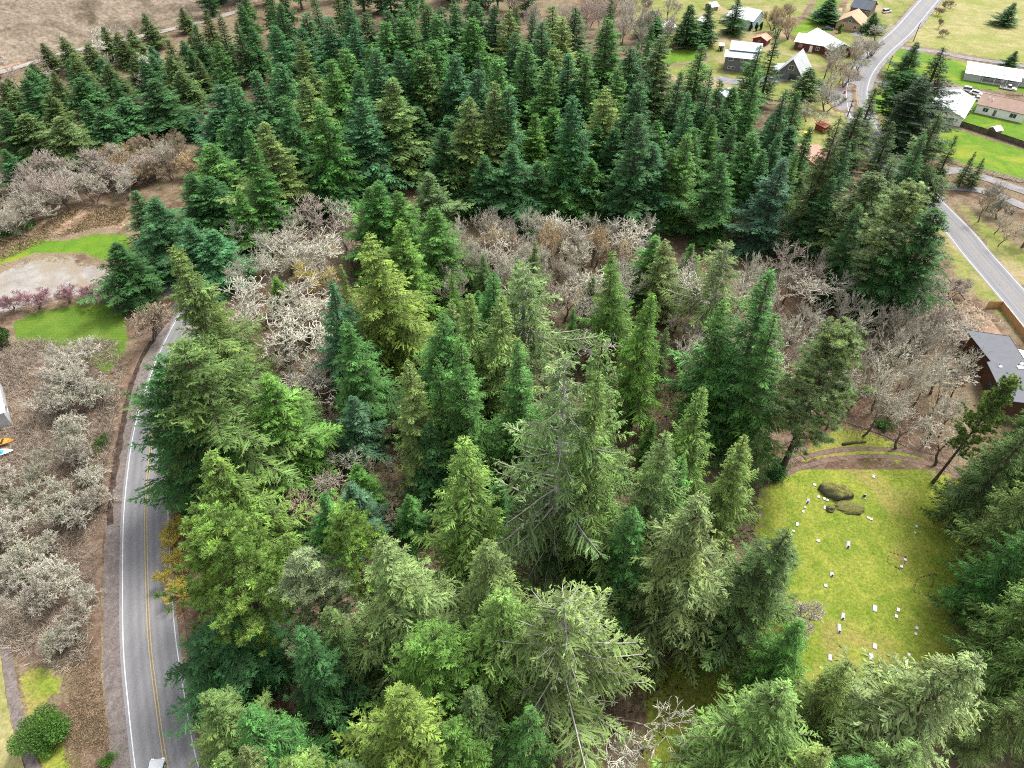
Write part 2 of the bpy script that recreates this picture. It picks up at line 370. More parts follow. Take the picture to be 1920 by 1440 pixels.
# upper right: village
sheet('meadow', [(1765, -40), (2050, -40), (2050, 130), (1925, 122), (1830, 104), (1740, 88), (1702, 84), (1730, 40)], M['meadow'], 3, 1.5)
sheet('village_grass', [(1180, -30), (1740, -30), (1620, 110), (1585, 165), (1560, 205), (1500, 190), (1330, 170), (1225, 135)], M['yard'], 5, 1.3)
sheet('lawn', [(1235, 96), (1310, 92), (1318, 112), (1235, 122)], M['lawn'], 2.5)
sheet('lawn', [(1545, -20), (1580, -20), (1555, 60), (1500, 75), (1480, 60), (1520, 30)], M['lawn'], 3)
sheet('lawn', [(1630, 178), (1690, 165), (1820, 178), (1930, 215), (2000, 240), (1990, 280), (1850, 250), (1760, 225), (1700, 232), (1650, 226)], M['lawn'], 2.5)
sheet('lawn', [(1690, 92), (1830, 122), (2010, 168), (2010, 182), (1820, 165), (1760, 150), (1655, 150), (1660, 120)], M['lawn'], 2.5)
sheet('yard', [(1632, 225), (1700, 225), (1690, 270), (1650, 262)], M['yard'], 2.5)
sheet('paddock', [(1776, 238), (1850, 262), (2050, 318), (2050, 352), (1930, 338), (1840, 318), (1790, 300), (1740, 280)], M['lawn'], 2.2)
sheet('roadside_yard', [(1500, 195), (1575, 185), (1590, 225), (1560, 250), (1535, 300), (1500, 310), (1480, 250)], M['meadow'], 2.5)
sheet('building_lot', [(1800, 610), (1838, 572), (1880, 570), (1935, 640), (1935, 665), (1800, 640)], M['dirt'], 1.6, 0.6)
sheet('roadside_verge', [(1742, 400), (1790, 395), (1960, 640), (1925, 640), (1800, 520)], M['yard'], 3)
sheet('roadside_verge', [(1800, 385), (1930, 480), (1990, 560), (1985, 620), (1880, 500)], M['yard'], 3)

def road(name, pts, half, group=None, z=0.10, shoulders=((0, 0), (0, 0)), double=True):
    C = spline(gp(pts), 2.0)
    r = link_mesh(name, strip_mesh(name, C, -half - 0.45, half + 0.45, z, M['asphalt'], 12)); tag(r, kind='structure')
    for s in (-1, 1):
        link_mesh('edge_line', strip_mesh('edge_line', C, s * half - 0.07, s * half + 0.07, z + 0.008, M['white_paint']), r)
    for o in ((-0.17, 0.17) if double else (0,)):
        link_mesh('centre_line', strip_mesh('centre_line', C, o - 0.06, o + 0.06, z + 0.008, M['yellow_paint']), r)
    return C, r
LR = [(330, 1500), (312, 1437), (293, 1307), (280, 1193), (275, 1060), (274, 960), (279, 880), (289, 800), (310, 720), (338, 645), (385, 555), (440, 470), (485, 380), (545, 292), (600, 230), (660, 150)]
LC, left_road = road('road', LR, 3.35)
def shoulder(C, o0, o1, z, mat, name='road_shoulder', jag=0.4, seed=1):
    tag(link_mesh(name, strip_mesh(name, C, o0, o1, z, M[mat], 6, jag, seed)), kind='structure')
shoulder(LC, -6.2, -3.0, 0.085, 'shoulder'); shoulder(LC, 3.0, 4.6, 0.084, 'verge', seed=3)
DC = spline(gp([(322, 590), (294, 628), (268, 668), (250, 712), (238, 760), (226, 820), (216, 880), (208, 930), (206, 985)]), 1.0)
tag(link_mesh('ditch', strip_mesh('ditch', DC, -0.55, 0.55, 0.092, M['ditch'], 6, 0.5, 9)), kind='structure')
RR = [(1800, -60), (1745, -2), (1695, 56), (1653, 94), (1622, 129), (1608, 160), (1607, 188), (1618, 230), (1652, 285), (1712, 348), (1793, 430), (1833, 478), (1913, 570), (1995, 668), (2080, 770), (2160, 880)]
RC, right_road = road('road', RR, 3.35, double=False, z=0.14)
shoulder(RC, -5.2, -3.0, 0.125, 'drive', seed=4); shoulder(RC, 3.0, 4.9, 0.124, 'drive', seed=5)
def drive(pts, w, z, name='driveway', mat='drive'):
    tag(link_mesh(name, strip_mesh(name, spline(gp(pts), 1.5), -w, w, z, M[mat], 8, 0.3, int(z * 1e4))), kind='structure')
drive([(1632, 150), (1665, 155), (1700, 163), (1760, 168), (1800, 166), (1860, 180), (1960, 205)], 2.0, 0.105)
drive([(1668, 86), (1710, 92), (1760, 98), (1820, 110), (1920, 124), (2020, 142)], 1.8, 0.107)
drive([(1588, 190), (1560, 176), (1525, 158), (1495, 146), (1440, 150), (1380, 154), (1345, 146)], 3.2, 0.109)
drive([(1735, 352), (1790, 352), (1850, 360), (1930, 392), (2010, 430)], 1.9, 0.111)
drive([(1745, 325), (1800, 320), (1850, 335), (1900, 352), (1990, 385)], 2.0, 0.113, 'side_street')
drive([(1660, 55), (1630, 58), (1600, 66)], 2.4, 0.115)
sheet('pullout', [(1545, 175), (1592, 160), (1600, 210), (1570, 205)], M['drive'], 1.6, 0.8)

# ------------------------------------------------------------------ vegetation: builders (each makes meshes that many trees share)
def kites(P, D, L, W, up, v, rng, sag=0.12, tri=False):
    """leaf- or spray-sized four-cornered blades: foot P, direction D, length L, width W"""
    S = np.cross(D, up); S /= np.maximum(np.linalg.norm(S, axis=1), 1e-6)[:, None]
    mid = P + D * (L * 0.5)[:, None]; tipz = np.zeros_like(P); tipz[:, 2] = -sag * L
    V = np.stack([P, mid + S * (W * 0.5)[:, None], P + D * L[:, None] + tipz, mid - S * (W * 0.5)[:, None]], 1)
    n = len(P); F = np.arange(4 * n).reshape(n, 4)
    return V.reshape(-1, 3), F, np.repeat(v, 4)
def merge(parts):
    V = []; F = []; A = []; n = 0
    for v, f, a in parts:
        V.append(v); F.append(f + n); A.append(a); n += len(v)
    return np.concatenate(V), np.concatenate(F), np.concatenate(A)
def tubes(P0, P1, R0, R1, n=3):
    """open tubes, all segments at once"""
    D = P1 - P0; D /= np.maximum(np.linalg.norm(D, axis=1), 1e-6)[:, None]
    ref = np.where(np.abs(D[:, 2:3]) > 0.9, np.array([[1.0, 0, 0]]), np.array([[0, 0, 1.0]]))
    A = np.cross(D, ref); A /= np.linalg.norm(A, axis=1)[:, None]; B = np.cross(D, A)
    ang = np.arange(n) * 2 * np.pi / n; c, s = np.cos(ang), np.sin(ang)
    ring = A[:, None] * c[None, :, None] + B[:, None] * s[None, :, None]
    V = np.concatenate([P0[:, None] + ring * R0[:, None, None], P1[:, None] + ring * R1[:, None, None]], 1)
    m = len(P0); base = (np.arange(m) * 2 * n)[:, None]; k = np.arange(n)[None]
    F = np.stack([base + k, base + (k + 1) % n, base + n + (k + 1) % n, base + n + k], -1).reshape(-1, 4)
    return V.reshape(-1, 3), F
def unit(A): return A / np.maximum(np.linalg.norm(A, axis=-1, keepdims=True), 1e-6)

def fir_meshes(name, seed, H=30.0, Rc=4.6, base=0.10, gap=0.62, per=7, el_top=38, el_bot=-12, droop=0.30, dens=1.0, prof=0.78, hang=0.25, dead=0.0, ksz=1.0, limb_r=0.035, tuft=False, bark='bark', trunk_r=0.38, minl=0.30):
    rng = np.random.default_rng(seed)
    zb = base * H; zs = []; z = zb
    while z < H * 0.985:
        t = (z - zb) / (H - zb); zs.append(z + rng.normal() * 0.08); z += gap * (1.0 - 0.5 * t)
    ph = rng.random(4) * 6.28; bz = []; baz = []; bL = []; bel = []
    for i, z in enumerate(zs):
        t = min(max((z - zb) / (H - zb), 0.0), 0.999); n = max(3, int(round(per * (0.75 + 0.35 * (1 - t)))))
        pr = (1 - t) ** prof * min(1.0, 0.60 + t / 0.16 * 0.40)
        lump = 1 + 0.17 * math.sin(z * 0.8 + ph[0]) + 0.09 * math.sin(z * 2.9 + ph[1])
        a0 = rng.random() * 6.28
        for k in range(n):
            if rng.random() < 0.07 + dead * (1 - t) * 0.5: continue
            az = a0 + 6.283 * (k + rng.uniform(-0.3, 0.3)) / n
            if math.sin(3 * az + ph[2] + z * 0.55) * math.sin(2 * az - z * 0.38 + ph[3]) > 0.72: continue
            asym = 1 + 0.16 * math.cos(az - ph[2]) + 0.12 * math.cos(2 * az - ph[3] + z * 0.15) + 0.10 * math.sin(3 * az + z * 0.5)
            bz.append(z); baz.append(az); bL.append((Rc * pr * lump * asym) * rng.choice((0.55, 0.8, 0.95, 1.05, 1.18)) * rng.uniform(0.9, 1.1) + minl)
            bel.append(R(el_bot + (el_top - el_bot) * t ** 1.25 + rng.normal() * 6))
    bz, baz, bL, bel = map(np.array, (bz, baz, bL, bel))
    rad = np.stack([np.cos(baz), np.sin(baz)], 1); curl = rng.normal(size=len(bz)) * 0.12
    def P(b, s):
        L = bL[b]; out = L * s * np.cos(bel[b]); zz = L * (np.sin(bel[b]) * s - droop * s * s * (0.6 + 0.1 * L) + 0.17 * L * 0.35 * s ** 4)
        side = curl[b] * L * s * s
        return np.column_stack([rad[b, 0] * out - rad[b, 1] * side, rad[b, 1] * out + rad[b, 0] * side, bz[b] + zz])
    parts = []
    # first-order sprays on both sides of every branch
    nb = (2 * bL / 0.27 * dens).astype(int) + 3; b = np.repeat(np.arange(len(bz)), nb); n = len(b)
    s = rng.uniform(0.10 if not tuft else 0.45, 1.0, n) ** 0.85
    p = P(b, s); tang = unit(P(b, s + 0.02) - p); side = np.where(rng.random(n) < 0.5, -1.0, 1.0)
    sv = np.column_stack([-rad[b, 1], rad[b, 0], np.zeros(n)]) * side[:, None]
    env = np.clip((1.10 - s) * 1.6, 0.12, 1); L1 = np.clip((0.18 + 0.27 * bL[b] * env) * rng.uniform(0.45, 1.25, n), 0.15, 1.5)
    ang = np.radians(rng.uniform(22, 80, n)) * np.clip((1.15 - s) * 3, 0.35, 1)
    hg = rng.uniform(0.0, 1.0, n) * hang * 1.6
    d = unit(tang * np.cos(ang)[:, None] + sv * np.sin(ang)[:, None] + np.column_stack([np.zeros((n, 2)), -hg + 0.08]))
    bv = np.clip(0.5 + rng.normal(size=len(bz)) * 0.16, 0, 1)           # branch-to-branch colour
    up = unit(np.column_stack([rng.normal(size=(n, 2)) * 0.35, np.ones(n)]))
    tipv = 0.26 * (s - 0.60)
    if not tuft:
        parts.append(kites(p, d, L1, (0.11 + 0.07 * L1) * ksz, up, np.clip(bv[b] + tipv + rng.normal(size=n) * 0.12, 0, 1), rng, 0.15))
        nk = np.maximum((L1 / 0.135 * dens).astype(int), 1); j = np.repeat(np.arange(n), nk); m = len(j)
        q = rng.uniform(0.08, 1.0, m); p2 = p[j] + d[j] * (L1[j] * q)[:, None]; p2[:, 2] -= 0.15 * L1[j] * q * q
        cs = np.cross(d[j], up[j]) * np.where(rng.random(m) < 0.5, -1, 1)[:, None]
        d2 = unit(d[j] * 0.75 + cs * rng.uniform(0.1, 1.1, m)[:, None] + np.column_stack([rng.normal(size=(m, 2)) * 0.28, -rng.random(m) * hang * 2.0 + 0.12]))
        L2 = (0.17 + 0.30 * rng.random(m) * (1.15 - q)) * (0.8 + 0.25 * L1[j])
        up2 = unit(np.column_stack([rng.normal(size=(m, 2)) * 0.5, np.ones(m)]))
        parts.append(kites(p2, d2, L2 * ksz ** 0.5, (0.055 + 0.05 * rng.random(m)) * ksz, up2, np.clip(bv[b[j]] + tipv[j] + 0.10 * (q - 0.5) + rng.normal(size=m) * 0.15, 0, 1), rng, 0.2))
    else:
        # pine: bottle-brush bursts of needles round the twig ends
        nt_ = np.maximum((bL * 2.6 * dens).astype(int), 2); b3 = np.repeat(np.arange(len(bz)), nt_); n3 = len(b3)
        s3 = 1 - rng.random(n3) ** 1.4 * 0.62; c3 = P(b3, s3) + rng.normal(size=(n3, 3)) * np.array([0.40, 0.40, 0.20]) * (0.3 + 0.9 * s3[:, None])
        per_t = 52; j = np.repeat(np.arange(n3), per_t); m = len(j)
        dd = rng.normal(size=(m, 3)); dd[:, 2] = np.abs(dd[:, 2]) * 0.9 + 0.05; dd[:, :2] += rad[b3[j]] * 0.35; dd = unit(dd)
        tv = np.clip(0.5 + rng.normal(size=n3) * 0.2, 0, 1)
        sz = rng.uniform(0.42, 0.66, n3) * ksz
        parts.append(kites(c3[j], dd, sz[j] * rng.uniform(0.7, 1.1, m), 0.055 + 0.03 * rng.random(m), unit(rng.normal(size=(m, 3))), np.clip(tv[j] + rng.normal(size=m) * 0.14, 0, 1), rng, 0.05))
    # leader
    n = 26; zz = H - 1.6 * rng.random(n); a = rng.random(n) * 6.28
    dd = unit(np.column_stack([np.cos(a), np.sin(a), 1.0 + rng.random(n)]))
    parts.append(kites(np.column_stack([np.zeros((n, 2)), zz - 0.3]), dd, 0.35 + 0.25 * rng.random(n), np.full(n, 0.10), unit(rng.normal(size=(n, 3))), np.full(n, 0.65), rng, 0))
    V, F, A = merge(parts)
    crown = np_mesh(name + '_crown', V, F, M['pine_needles' if tuft else 'needles'], {'v': A})
    # trunk and limbs
    zt = np.linspace(0, H * 0.985, 12); wob = np.cumsum(rng.normal(size=(12, 2)) * 0.05, 0) * np.clip(zt / 6, 0, 1)[:, None] * 0
    T = np.column_stack([wob, zt]); rr = trunk_r * (1 - zt / H) ** 0.8 + 0.02; rr[0] *= 1.35
    tv, tf = tubes(T[:-1], T[1:], rr[:-1], rr[1:], 7)
    q = np.array([0.0, 0.3, 0.62, 0.95]); bb = np.arange(len(bz)); LV = [tv]; LF = [tf]; off = len(tv)
    for a, c in zip(q[:-1], q[1:]):
        v, f = tubes(P(bb, np.full(len(bb), a)), P(bb, np.full(len(bb), c)), limb_r * (0.5 + 0.22 * bL) * (1 - a * 0.75), limb_r * (0.5 + 0.22 * bL) * (1 - c * 0.75), 3)
        LV.append(v); LF.append(f + off); off += len(v)
    # dead lower limbs
    nd = int(14 + 40 * dead); zd = rng.uniform(0.12 * H, max(zb, 0.2 * H) + 0.2 * H * dead, nd); ad = rng.random(nd) * 6.28; ld = rng.uniform(0.8, 2.6, nd) * (1 + dead)
    p0 = np.column_stack([np.zeros((nd, 2)), zd]); dv = np.column_stack([np.cos(ad), np.sin(ad), rng.uniform(-0.5, 0.1, nd)])
    v, f = tubes(p0, p0 + dv * ld[:, None], np.full(nd, 0.05), np.full(nd, 0.015), 3); LV.append(v); LF.append(f + off); off += len(v)
    p1 = p0 + dv * (ld * 0.5)[:, None]; dv2 = dv + rng.normal(size=(nd, 3)) * 0.5
    v, f = tubes(p1, p1 + dv2 * (ld * 0.45)[:, None], np.full(nd, 0.03), np.full(nd, 0.012), 3); LV.append(v); LF.append(f + off)
    trunk = np_mesh(name + '_trunk', np.concatenate(LV), np.concatenate(LF), M[bark], None, True)
    return trunk, crown

def bare_meshes(name, seed, H=11.0, trunk_h=0.22, spread=0.55, lv=6, stems=1, fine=0.028, lichen=1.0, curl=0.22, upb=0.22, tuftn=2, r0=0.20, twigs=0):
    """leafless broadleaf: forking limbs, lichen-crusted twigs"""
    rnd = random.Random(seed); rng = np.random.default_rng(seed)
    thick = []; thin = []
    def norm(v): return v.normalized()
    def grow(p, d, L, r, l):
        nseg = 3 if l < 3 else 2; segL = L / nseg
        for i in range(nseg):
            d = norm(d + Vector((rnd.gauss(0, curl), rnd.gauss(0, curl), rnd.gauss(0, curl * 0.6) + upb * 0.25)))
            q = p + d * segL; ra = r; r = max(r * 0.86, fine)
            (thick if l < 2 else thin).append((p[:], q[:], ra, r, l / lv)); p = q
            if l >= 1 and l < lv and rnd.random() < 0.72:
                sd = norm(d + Vector((rnd.gauss(0, 1), rnd.gauss(0, 1), rnd.gauss(0.1, 0.6))) * 0.8)
                grow(p, sd, L * rnd.uniform(0.42, 0.68), max(r * 0.5, fine), l + 1 if l > 1 else l + 2)
        if l < lv:
            for k in range(2 if rnd.random() < 0.72 else 3):
                ax = Vector((rnd.gauss(0, 1), rnd.gauss(0, 1), rnd.gauss(0, 0.35)))
                grow(p, norm(d + ax * spread * rnd.uniform(0.5, 1.0)), L * rnd.uniform(0.66, 0.86), max(r * 0.72, fine), l + 1)
    for s in range(stems):
        a = rnd.random() * 6.28; lean = 0.10 if stems == 1 else 0.45
        grow(Vector((math.cos(a) * 0.2 * (stems > 1), math.sin(a) * 0.2 * (stems > 1), -0.1)), norm(Vector((math.cos(a) * lean, math.sin(a) * lean, 1))), H * trunk_h, r0 / math.sqrt(stems), 0)
    def arr(S):
        p0 = np.array([s[0] for s in S]); p1 = np.array([s[1] for s in S]); return p0, p1, np.array([s[2] for s in S]), np.array([s[3] for s in S]), np.array([s[4] for s in S])
    A = arr(thick); B = arr(thin)
    zmax = max(A[1][:, 2].max(), B[1][:, 2].max()); k = H / zmax
    v, f = tubes(A[0] * k, A[1] * k, A[2] * 1.15, A[3] * 1.15, 6)
    trunk = np_mesh(name + '_trunk', v, f, M['oak_bark'], None, True)
    v, f = tubes(B[0] * k, B[1] * k, B[2], B[3], 3); vv = np.repeat(0.25 + 0.55 * B[4], 6)
    parts = [(v, f, vv)]
    nk = int(len(B[0]) * tuftn)
    if nk:
        j = rng.integers(0, len(B[0]), nk); j = j[B[4][j] > 0.35]; nk = len(j)
        pp = (B[0][j] + (B[1][j] - B[0][j]) * rng.random(nk)[:, None]) * k; d = unit(unit(B[1][j] - B[0][j]) * 0.8 + rng.normal(size=(nk, 3)) * 0.7)
        parts.append(kites(pp, d, rng.uniform(0.14, 0.42, nk) * lichen, rng.uniform(0.03, 0.07, nk) * lichen, unit(rng.normal(size=(nk, 3))), np.clip(0.55 + rng.normal(size=nk) * 0.25, 0, 1), rng, 0.0))
    V, F, At = merge(parts)
    r_ext = np.percentile(np.hypot(V[:, 0], V[:, 1]), 95)
    return trunk, np_mesh(name + '_crown', V, F, M['twigs'], {'v': At}), r_ext

def bush_meshes(name, seed, H=4.0, Rr=2.6, n=9000, leaf=0.22, lumps_=14, colmat='leaves', squash=1.0):
    """evergreen shrub or hedge plant: leaf-sized blades through lobed volume"""
    rng = np.random.default_rng(seed)
    c = rng.normal(size=(lumps_, 3)) * np.array([Rr * 0.42, Rr * 0.42, H * 0.20]); c[:, 2] += H * 0.5; rr = rng.uniform(0.30, 0.55, lumps_) * Rr
    j = rng.integers(0, lumps_, n); d = unit(rng.normal(size=(n, 3))); q = rng.random(n) ** 0.4
    P = c[j] + d * (rr[j] * q)[:, None] * np.array([1, 1, squash]); keep = P[:, 2] > 0.05; P = P[keep]; d = d[keep]; n = len(P); jj = j[keep]
    dd = unit(d + rng.normal(size=(n, 3)) * 0.6 + np.array([0, 0, 0.2]))
    lv = np.clip(0.5 + rng.normal(size=lumps_) * 0.15, 0, 1)
    V, F, A = kites(P, dd, rng.uniform(0.7, 1.3, n) * leaf, rng.uniform(0.4, 0.7, n) * leaf, unit(rng.normal(size=(n, 3))), np.clip(lv[jj] + rng.normal(size=n) * 0.16, 0, 1), rng, 0.1)
    crown = np_mesh(name + '_crown', V, F, M[colmat], {'v': A})
    p0 = np.zeros((7, 3)); p1 = c[:7]
    v, f = tubes(p0, p1, np.full(7, 0.09), np.full(7, 0.03), 4)
    return np_mesh(name + '_stems', v, f, M['oak_bark']), crown

FIR = {}
def reg(k, rc, **a): FIR[k] = (fir_meshes(k, Rc=rc, **a), rc)
# full, close-view firs
reg('full1', 4.6, seed=11, base=0.07, droop=0.26, gap=0.84, per=7, prof=0.96, dens=1.35, ksz=0.74)
reg('full2', 4.8, seed=12, base=0.10, droop=0.34, hang=0.40, per=7, gap=0.98, prof=0.98, dens=1.45, ksz=0.70)
reg('full3', 4.4, seed=13, base=0.10, droop=0.22, el_top=44, el_bot=-4, prof=0.92, gap=0.95, per=7, dens=1.45, ksz=0.72)
reg('weep1', 4.6, seed=14, base=0.12, droop=0.42, hang=0.70, el_bot=-18, prof=0.92, gap=0.95, dens=1.45, ksz=0.70)
reg('sparse', 4.8, seed=15, base=0.22, droop=0.30, hang=0.5, per=5, gap=0.85, dead=0.7, dens=1.25, ksz=0.70, limb_r=0.060, bark='pale_bark', prof=0.62)
reg('broad', 5.2, seed=16, base=0.06, droop=0.24, prof=0.52, per=8, gap=0.95, el_top=52, dens=1.25, ksz=0.75)
reg('tall', 3.9, seed=17, base=0.28, droop=0.28, hang=0.35, dead=0.3, gap=0.62, prof=0.66)
# lighter meshes for the far stand
for i in range(5):
    reg('far%d' % i, 4.4, seed=30 + i, base=(0.10, 0.16, 0.06, 0.24, 0.12)[i], gap=1.0, per=8, dens=0.95, ksz=1.35, minl=0.6, droop=(0.24, 0.34, 0.2, 0.3, 0.4)[i], hang=(0.2, 0.4, 0.3, 0.55, 0.3)[i], prof=(0.95, 0.84, 1.05, 0.82, 0.90)[i], el_top=(40, 34, 48, 40, 30)[i])
reg('full4', 4.5, seed=18, base=0.12, droop=0.30, gap=0.9, per=6, prof=0.86, dens=1.4, ksz=0.74, hang=0.3, dead=0.15)
reg('weep2', 4.6, seed=19, base=0.10, droop=0.36, hang=0.55, el_bot=-14, gap=0.92, dens=1.4, ksz=0.72, prof=0.88)
reg('pine1', 4.2, seed=50, base=0.36, gap=0.72, per=7, prof=0.42, el_top=55, el_bot=0, droop=0.05, tuft=True, dead=0.3, limb_r=0.05)
reg('pine2', 3.6, seed=51, base=0.42, gap=0.95, per=5, prof=0.46, el_top=50, el_bot=0, droop=0.05, tuft=True, dead=0.4, limb_r=0.05)
BARE = {}
def regb(k, **a): BARE[k] = (bare_meshes(k, **a), a.get('H', 11.0))
for i in range(4): regb('oak%d' % i, seed=70 + i, H=11.5, trunk_h=0.20, spread=0.66, lv=5, r0=0.30, tuftn=1.3, fine=0.040, lichen=1.0)
for i in range(2): regb('tall_oak%d' % i, seed=80 + i, H=14.0, trunk_h=0.30, spread=0.52, lv=5, r0=0.30, tuftn=1.3, fine=0.040, lichen=1.0, upb=0.3)
for i in range(2): regb('thicket%d' % i, seed=90 + i, H=7.0, trunk_h=0.30, spread=0.5, lv=5, stems=5, r0=0.22, tuftn=1.0, fine=0.026, upb=0.35)
for i in range(2): regb('maple%d' % i, seed=95 + i, H=12.0, trunk_h=0.30, spread=0.42, lv=5, stems=3, r0=0.34, tuftn=1.2, fine=0.026, lichen=1.0, upb=0.5, curl=0.14)
for i in range(3): regb('scrub%d' % i, seed=110 + i, H=6.0, trunk_h=0.16, spread=0.80, lv=5, stems=(3, 3, 2)[i], r0=0.26, tuftn=0.9, fine=0.032, curl=0.28, upb=0.12)
print('tris', sum(len(m.polygons) * 2 for m in bpy.data.meshes))
for k, v in FIR.items(): print(k, len(v[0][1].polygons) * 2, len(v[0][0].polygons) * 2)
for k, v in BARE.items(): print(k, len(v[0][1].polygons) * 2, v[0][2])

# ------------------------------------------------------------------ vegetation: every tree where it stands
HUE = dict(D=((0.042, 0.112, 0.036), 'dark green'), G=((0.062, 0.156, 0.037), 'mid green'), T=((0.048, 0.138, 0.054), 'teal green'),
           B=((0.054, 0.122, 0.068), 'blue-green'), L=((0.080, 0.172, 0.032), 'bright green'), Y=((0.128, 0.200, 0.045), 'yellow-green'),
           W=((0.150, 0.195, 0.112), 'greyish green'), P=((0.120, 0.185, 0.056), 'pale green'), S=((0.132, 0.192, 0.074), 'silvery green'), O=((0.076, 0.125, 0.040), 'olive green'),
           K=((0.032, 0.066, 0.030), 'very dark green'))
RND = random.Random(77)
FIRS = []      # (x, y, radius) of every conifer placed
ONES = 'zero one two three four five six seven eight nine ten eleven twelve thirteen fourteen fifteen sixteen seventeen eighteen nineteen'.split()
TENS = 'x x twenty thirty forty fifty sixty seventy eighty ninety'.split()
def words(n):
    n = max(0, min(99, n)); return ONES[n] if n < 20 else TENS[n // 10] + ('-' + ONES[n % 10] if n % 10 else '')
def where(px, py):
    return '%s percent across, %s down' % (words(round(px / 19.2)), words(round(py / 14.4)))
WIDE = [1.0]; USED = set()
def unique(l):
    if len(l.replace('-', ' ').replace(',', ' ').split()) > 16: l = l.replace(' percent across', ' across')
    if l in USED: l = l.replace(' percent across', ' across').replace('pinkish grey', 'pinkish').replace('pale grey', 'pale') + ' and a half'
    if l in USED: l = l.replace(' and a half', ' and a third')
    USED.add(l); return l
LOOK = dict(full1='full fir', full2='shaggy fir', full3='pointed fir', weep1='drooping fir', full4='ragged fir', weep2='tasselled fir', sparse='thin pale-limbed fir', broad='broad rounded fir', tall='bare-trunked fir', pine1='tufted pine', pine2='slim tufted pine')
def conifer(ax, ay, b, w, kind, hue, label=None, zone='in the wood', xy=None, h=None):
    if xy is None: x, y, h = apex(ax, ay, b)
    else: x, y = xy; ax, ay = proj(x, y, h)
    (trunk, crown), rc = FIR[kind]
    dep = y * CT + (CAM_H - 0.3 * h) * ST
    r = w * 0.5 * dep / FPX * WIDE[0] * (1.22 if ay < 150 and kind.startswith('far') and zone != 'by the hill road' else 0.82 if zone == 'near the village' and ax > 1530 else 1.0) if w > 12 else w
    pine = kind.startswith('pine')
    t = empty('pine_tree' if pine else 'fir_tree', (x, y, 0), RND.random() * 6.28)
    t.scale = (r / rc, r / rc, h / 30.0)
    t.rotation_euler = (RND.gauss(0, 0.022), RND.gauss(0, 0.022), RND.random() * 6.28)
    col, word = HUE[hue]; k = RND.uniform(0.86, 1.16) * (1.38 if pine else 1.40 if zone in ('in the foreground', 'among bare oaks', 'right of the cemetery') else 1.30)
    c = link_mesh('crown', crown, t); c.color = (col[0] * k * RND.uniform(0.9, 1.1), col[1] * k, col[2] * k * RND.uniform(0.88, 1.12), 1)
    link_mesh('trunk', trunk, t)
    look = LOOK.get(kind, ('pointed fir', 'full fir', 'narrow fir', 'tall-stemmed fir', 'shaggy fir')[int(kind[-1]) % 5] if kind.startswith('far') else 'fir')
    tag(t, label or unique('%s %s %s, tip %s' % (word, look, zone, where(ax, ay))), 'pine tree' if pine else 'fir tree', 'pines of the wood' if pine else 'firs of the wood')
    FIRS.append((x, y, r)); return t
FAR = ['far0', 'far1', 'far2', 'far3', 'far4']; NEAR = ['full1', 'full2', 'full3', 'weep1', 'full4', 'weep2']
def rows(zone, text, kinds):
    for line in text.strip().splitlines():
        q = line.split('|'); a = q[0].split()
        kd = a[4] if len(a) > 5 else RND.choice(kinds)
        conifer(float(a[0]), float(a[1]), float(a[2]), float(a[3]), kd, a[-1], q[1].strip() if len(q) > 1 else None, zone)
# tip column, tip row, height in metres or row of the foot, crown width (px, or metres of radius if under 12), [shape], colour
WIDE[0] = 1.2
rows('by the hill road', '''
190 50 112 44 O
115 68 140 46 O
78 80 135 36 O
245 53 125 46 O
270 24 92 42 O
340 13 62 30 O
365 43 150 46 D
383 15 118 40 O
443 40 160 44 D
407 77 165 44 O
450 5 110 44 D
407 26 150 40 D
470 48 150 46 D
165 80 160 50 O
220 60 150 48 O
43 147 260 72 D
92 175 270 66 O
143 147 245 70 D
110 217 310 130 full1 O|wide olive fir standing over the tan brush at the upper left
50 213 300 84 O
157 187 275 70 D
230 183 270 84 T
290 147 250 122 full1 D|broad dark fir just above the tan leafless brush at the upper left
187 207 290 80 D
5 205 300 70 D
4 280 355 70 full1 D
360 218 260 44 T
22 170 250 60 O
318 100 200 60 O
340 130 215 60 O
135 100 190 50 O
60 118 190 50 D
200 120 200 60 O
265 110 200 50 D
''', FAR)
WIDE[0] = 1.55
rows('left of the stand', '''
413 160 285 76 T
437 153 28 60 T
477 130 28 60 T
513 117 28 56 T
563 50 27 54 T
515 47 27 50 T
520 3 27 46 D
560 77 28 50 P
577 143 345 112 full1 P|tall pale fir rising at the left of the dense upper stand
493 230 415 105 full3 P|spired pale fir beside the gravel glimpse at the upper left
400 207 300 66 T
433 213 315 80 G
390 267 385 104 full1 G
472 190 300 60 G
353 327 440 90 full1 D
388 330 440 90 full1 D
283 368 495 108 full1 T|dark fir behind the left lawn, right of the bramble bank
250 360 470 66 full3 D|smaller dark fir leaning left beside the upper lawn's right end
447 357 475 66 full1 G
593 320 405 60 full3 T
617 317 405 60 full3 T
350 420 520 88 full1 T
397 433 530 100 full1 T
215 455 562 92 full3 D|lone dark fir at the gravel lot, beside the pink shrubs
455 245 28 60 G
530 180 28 70 D
620 110 28 56 G
600 190 29 70 G
''', FAR)
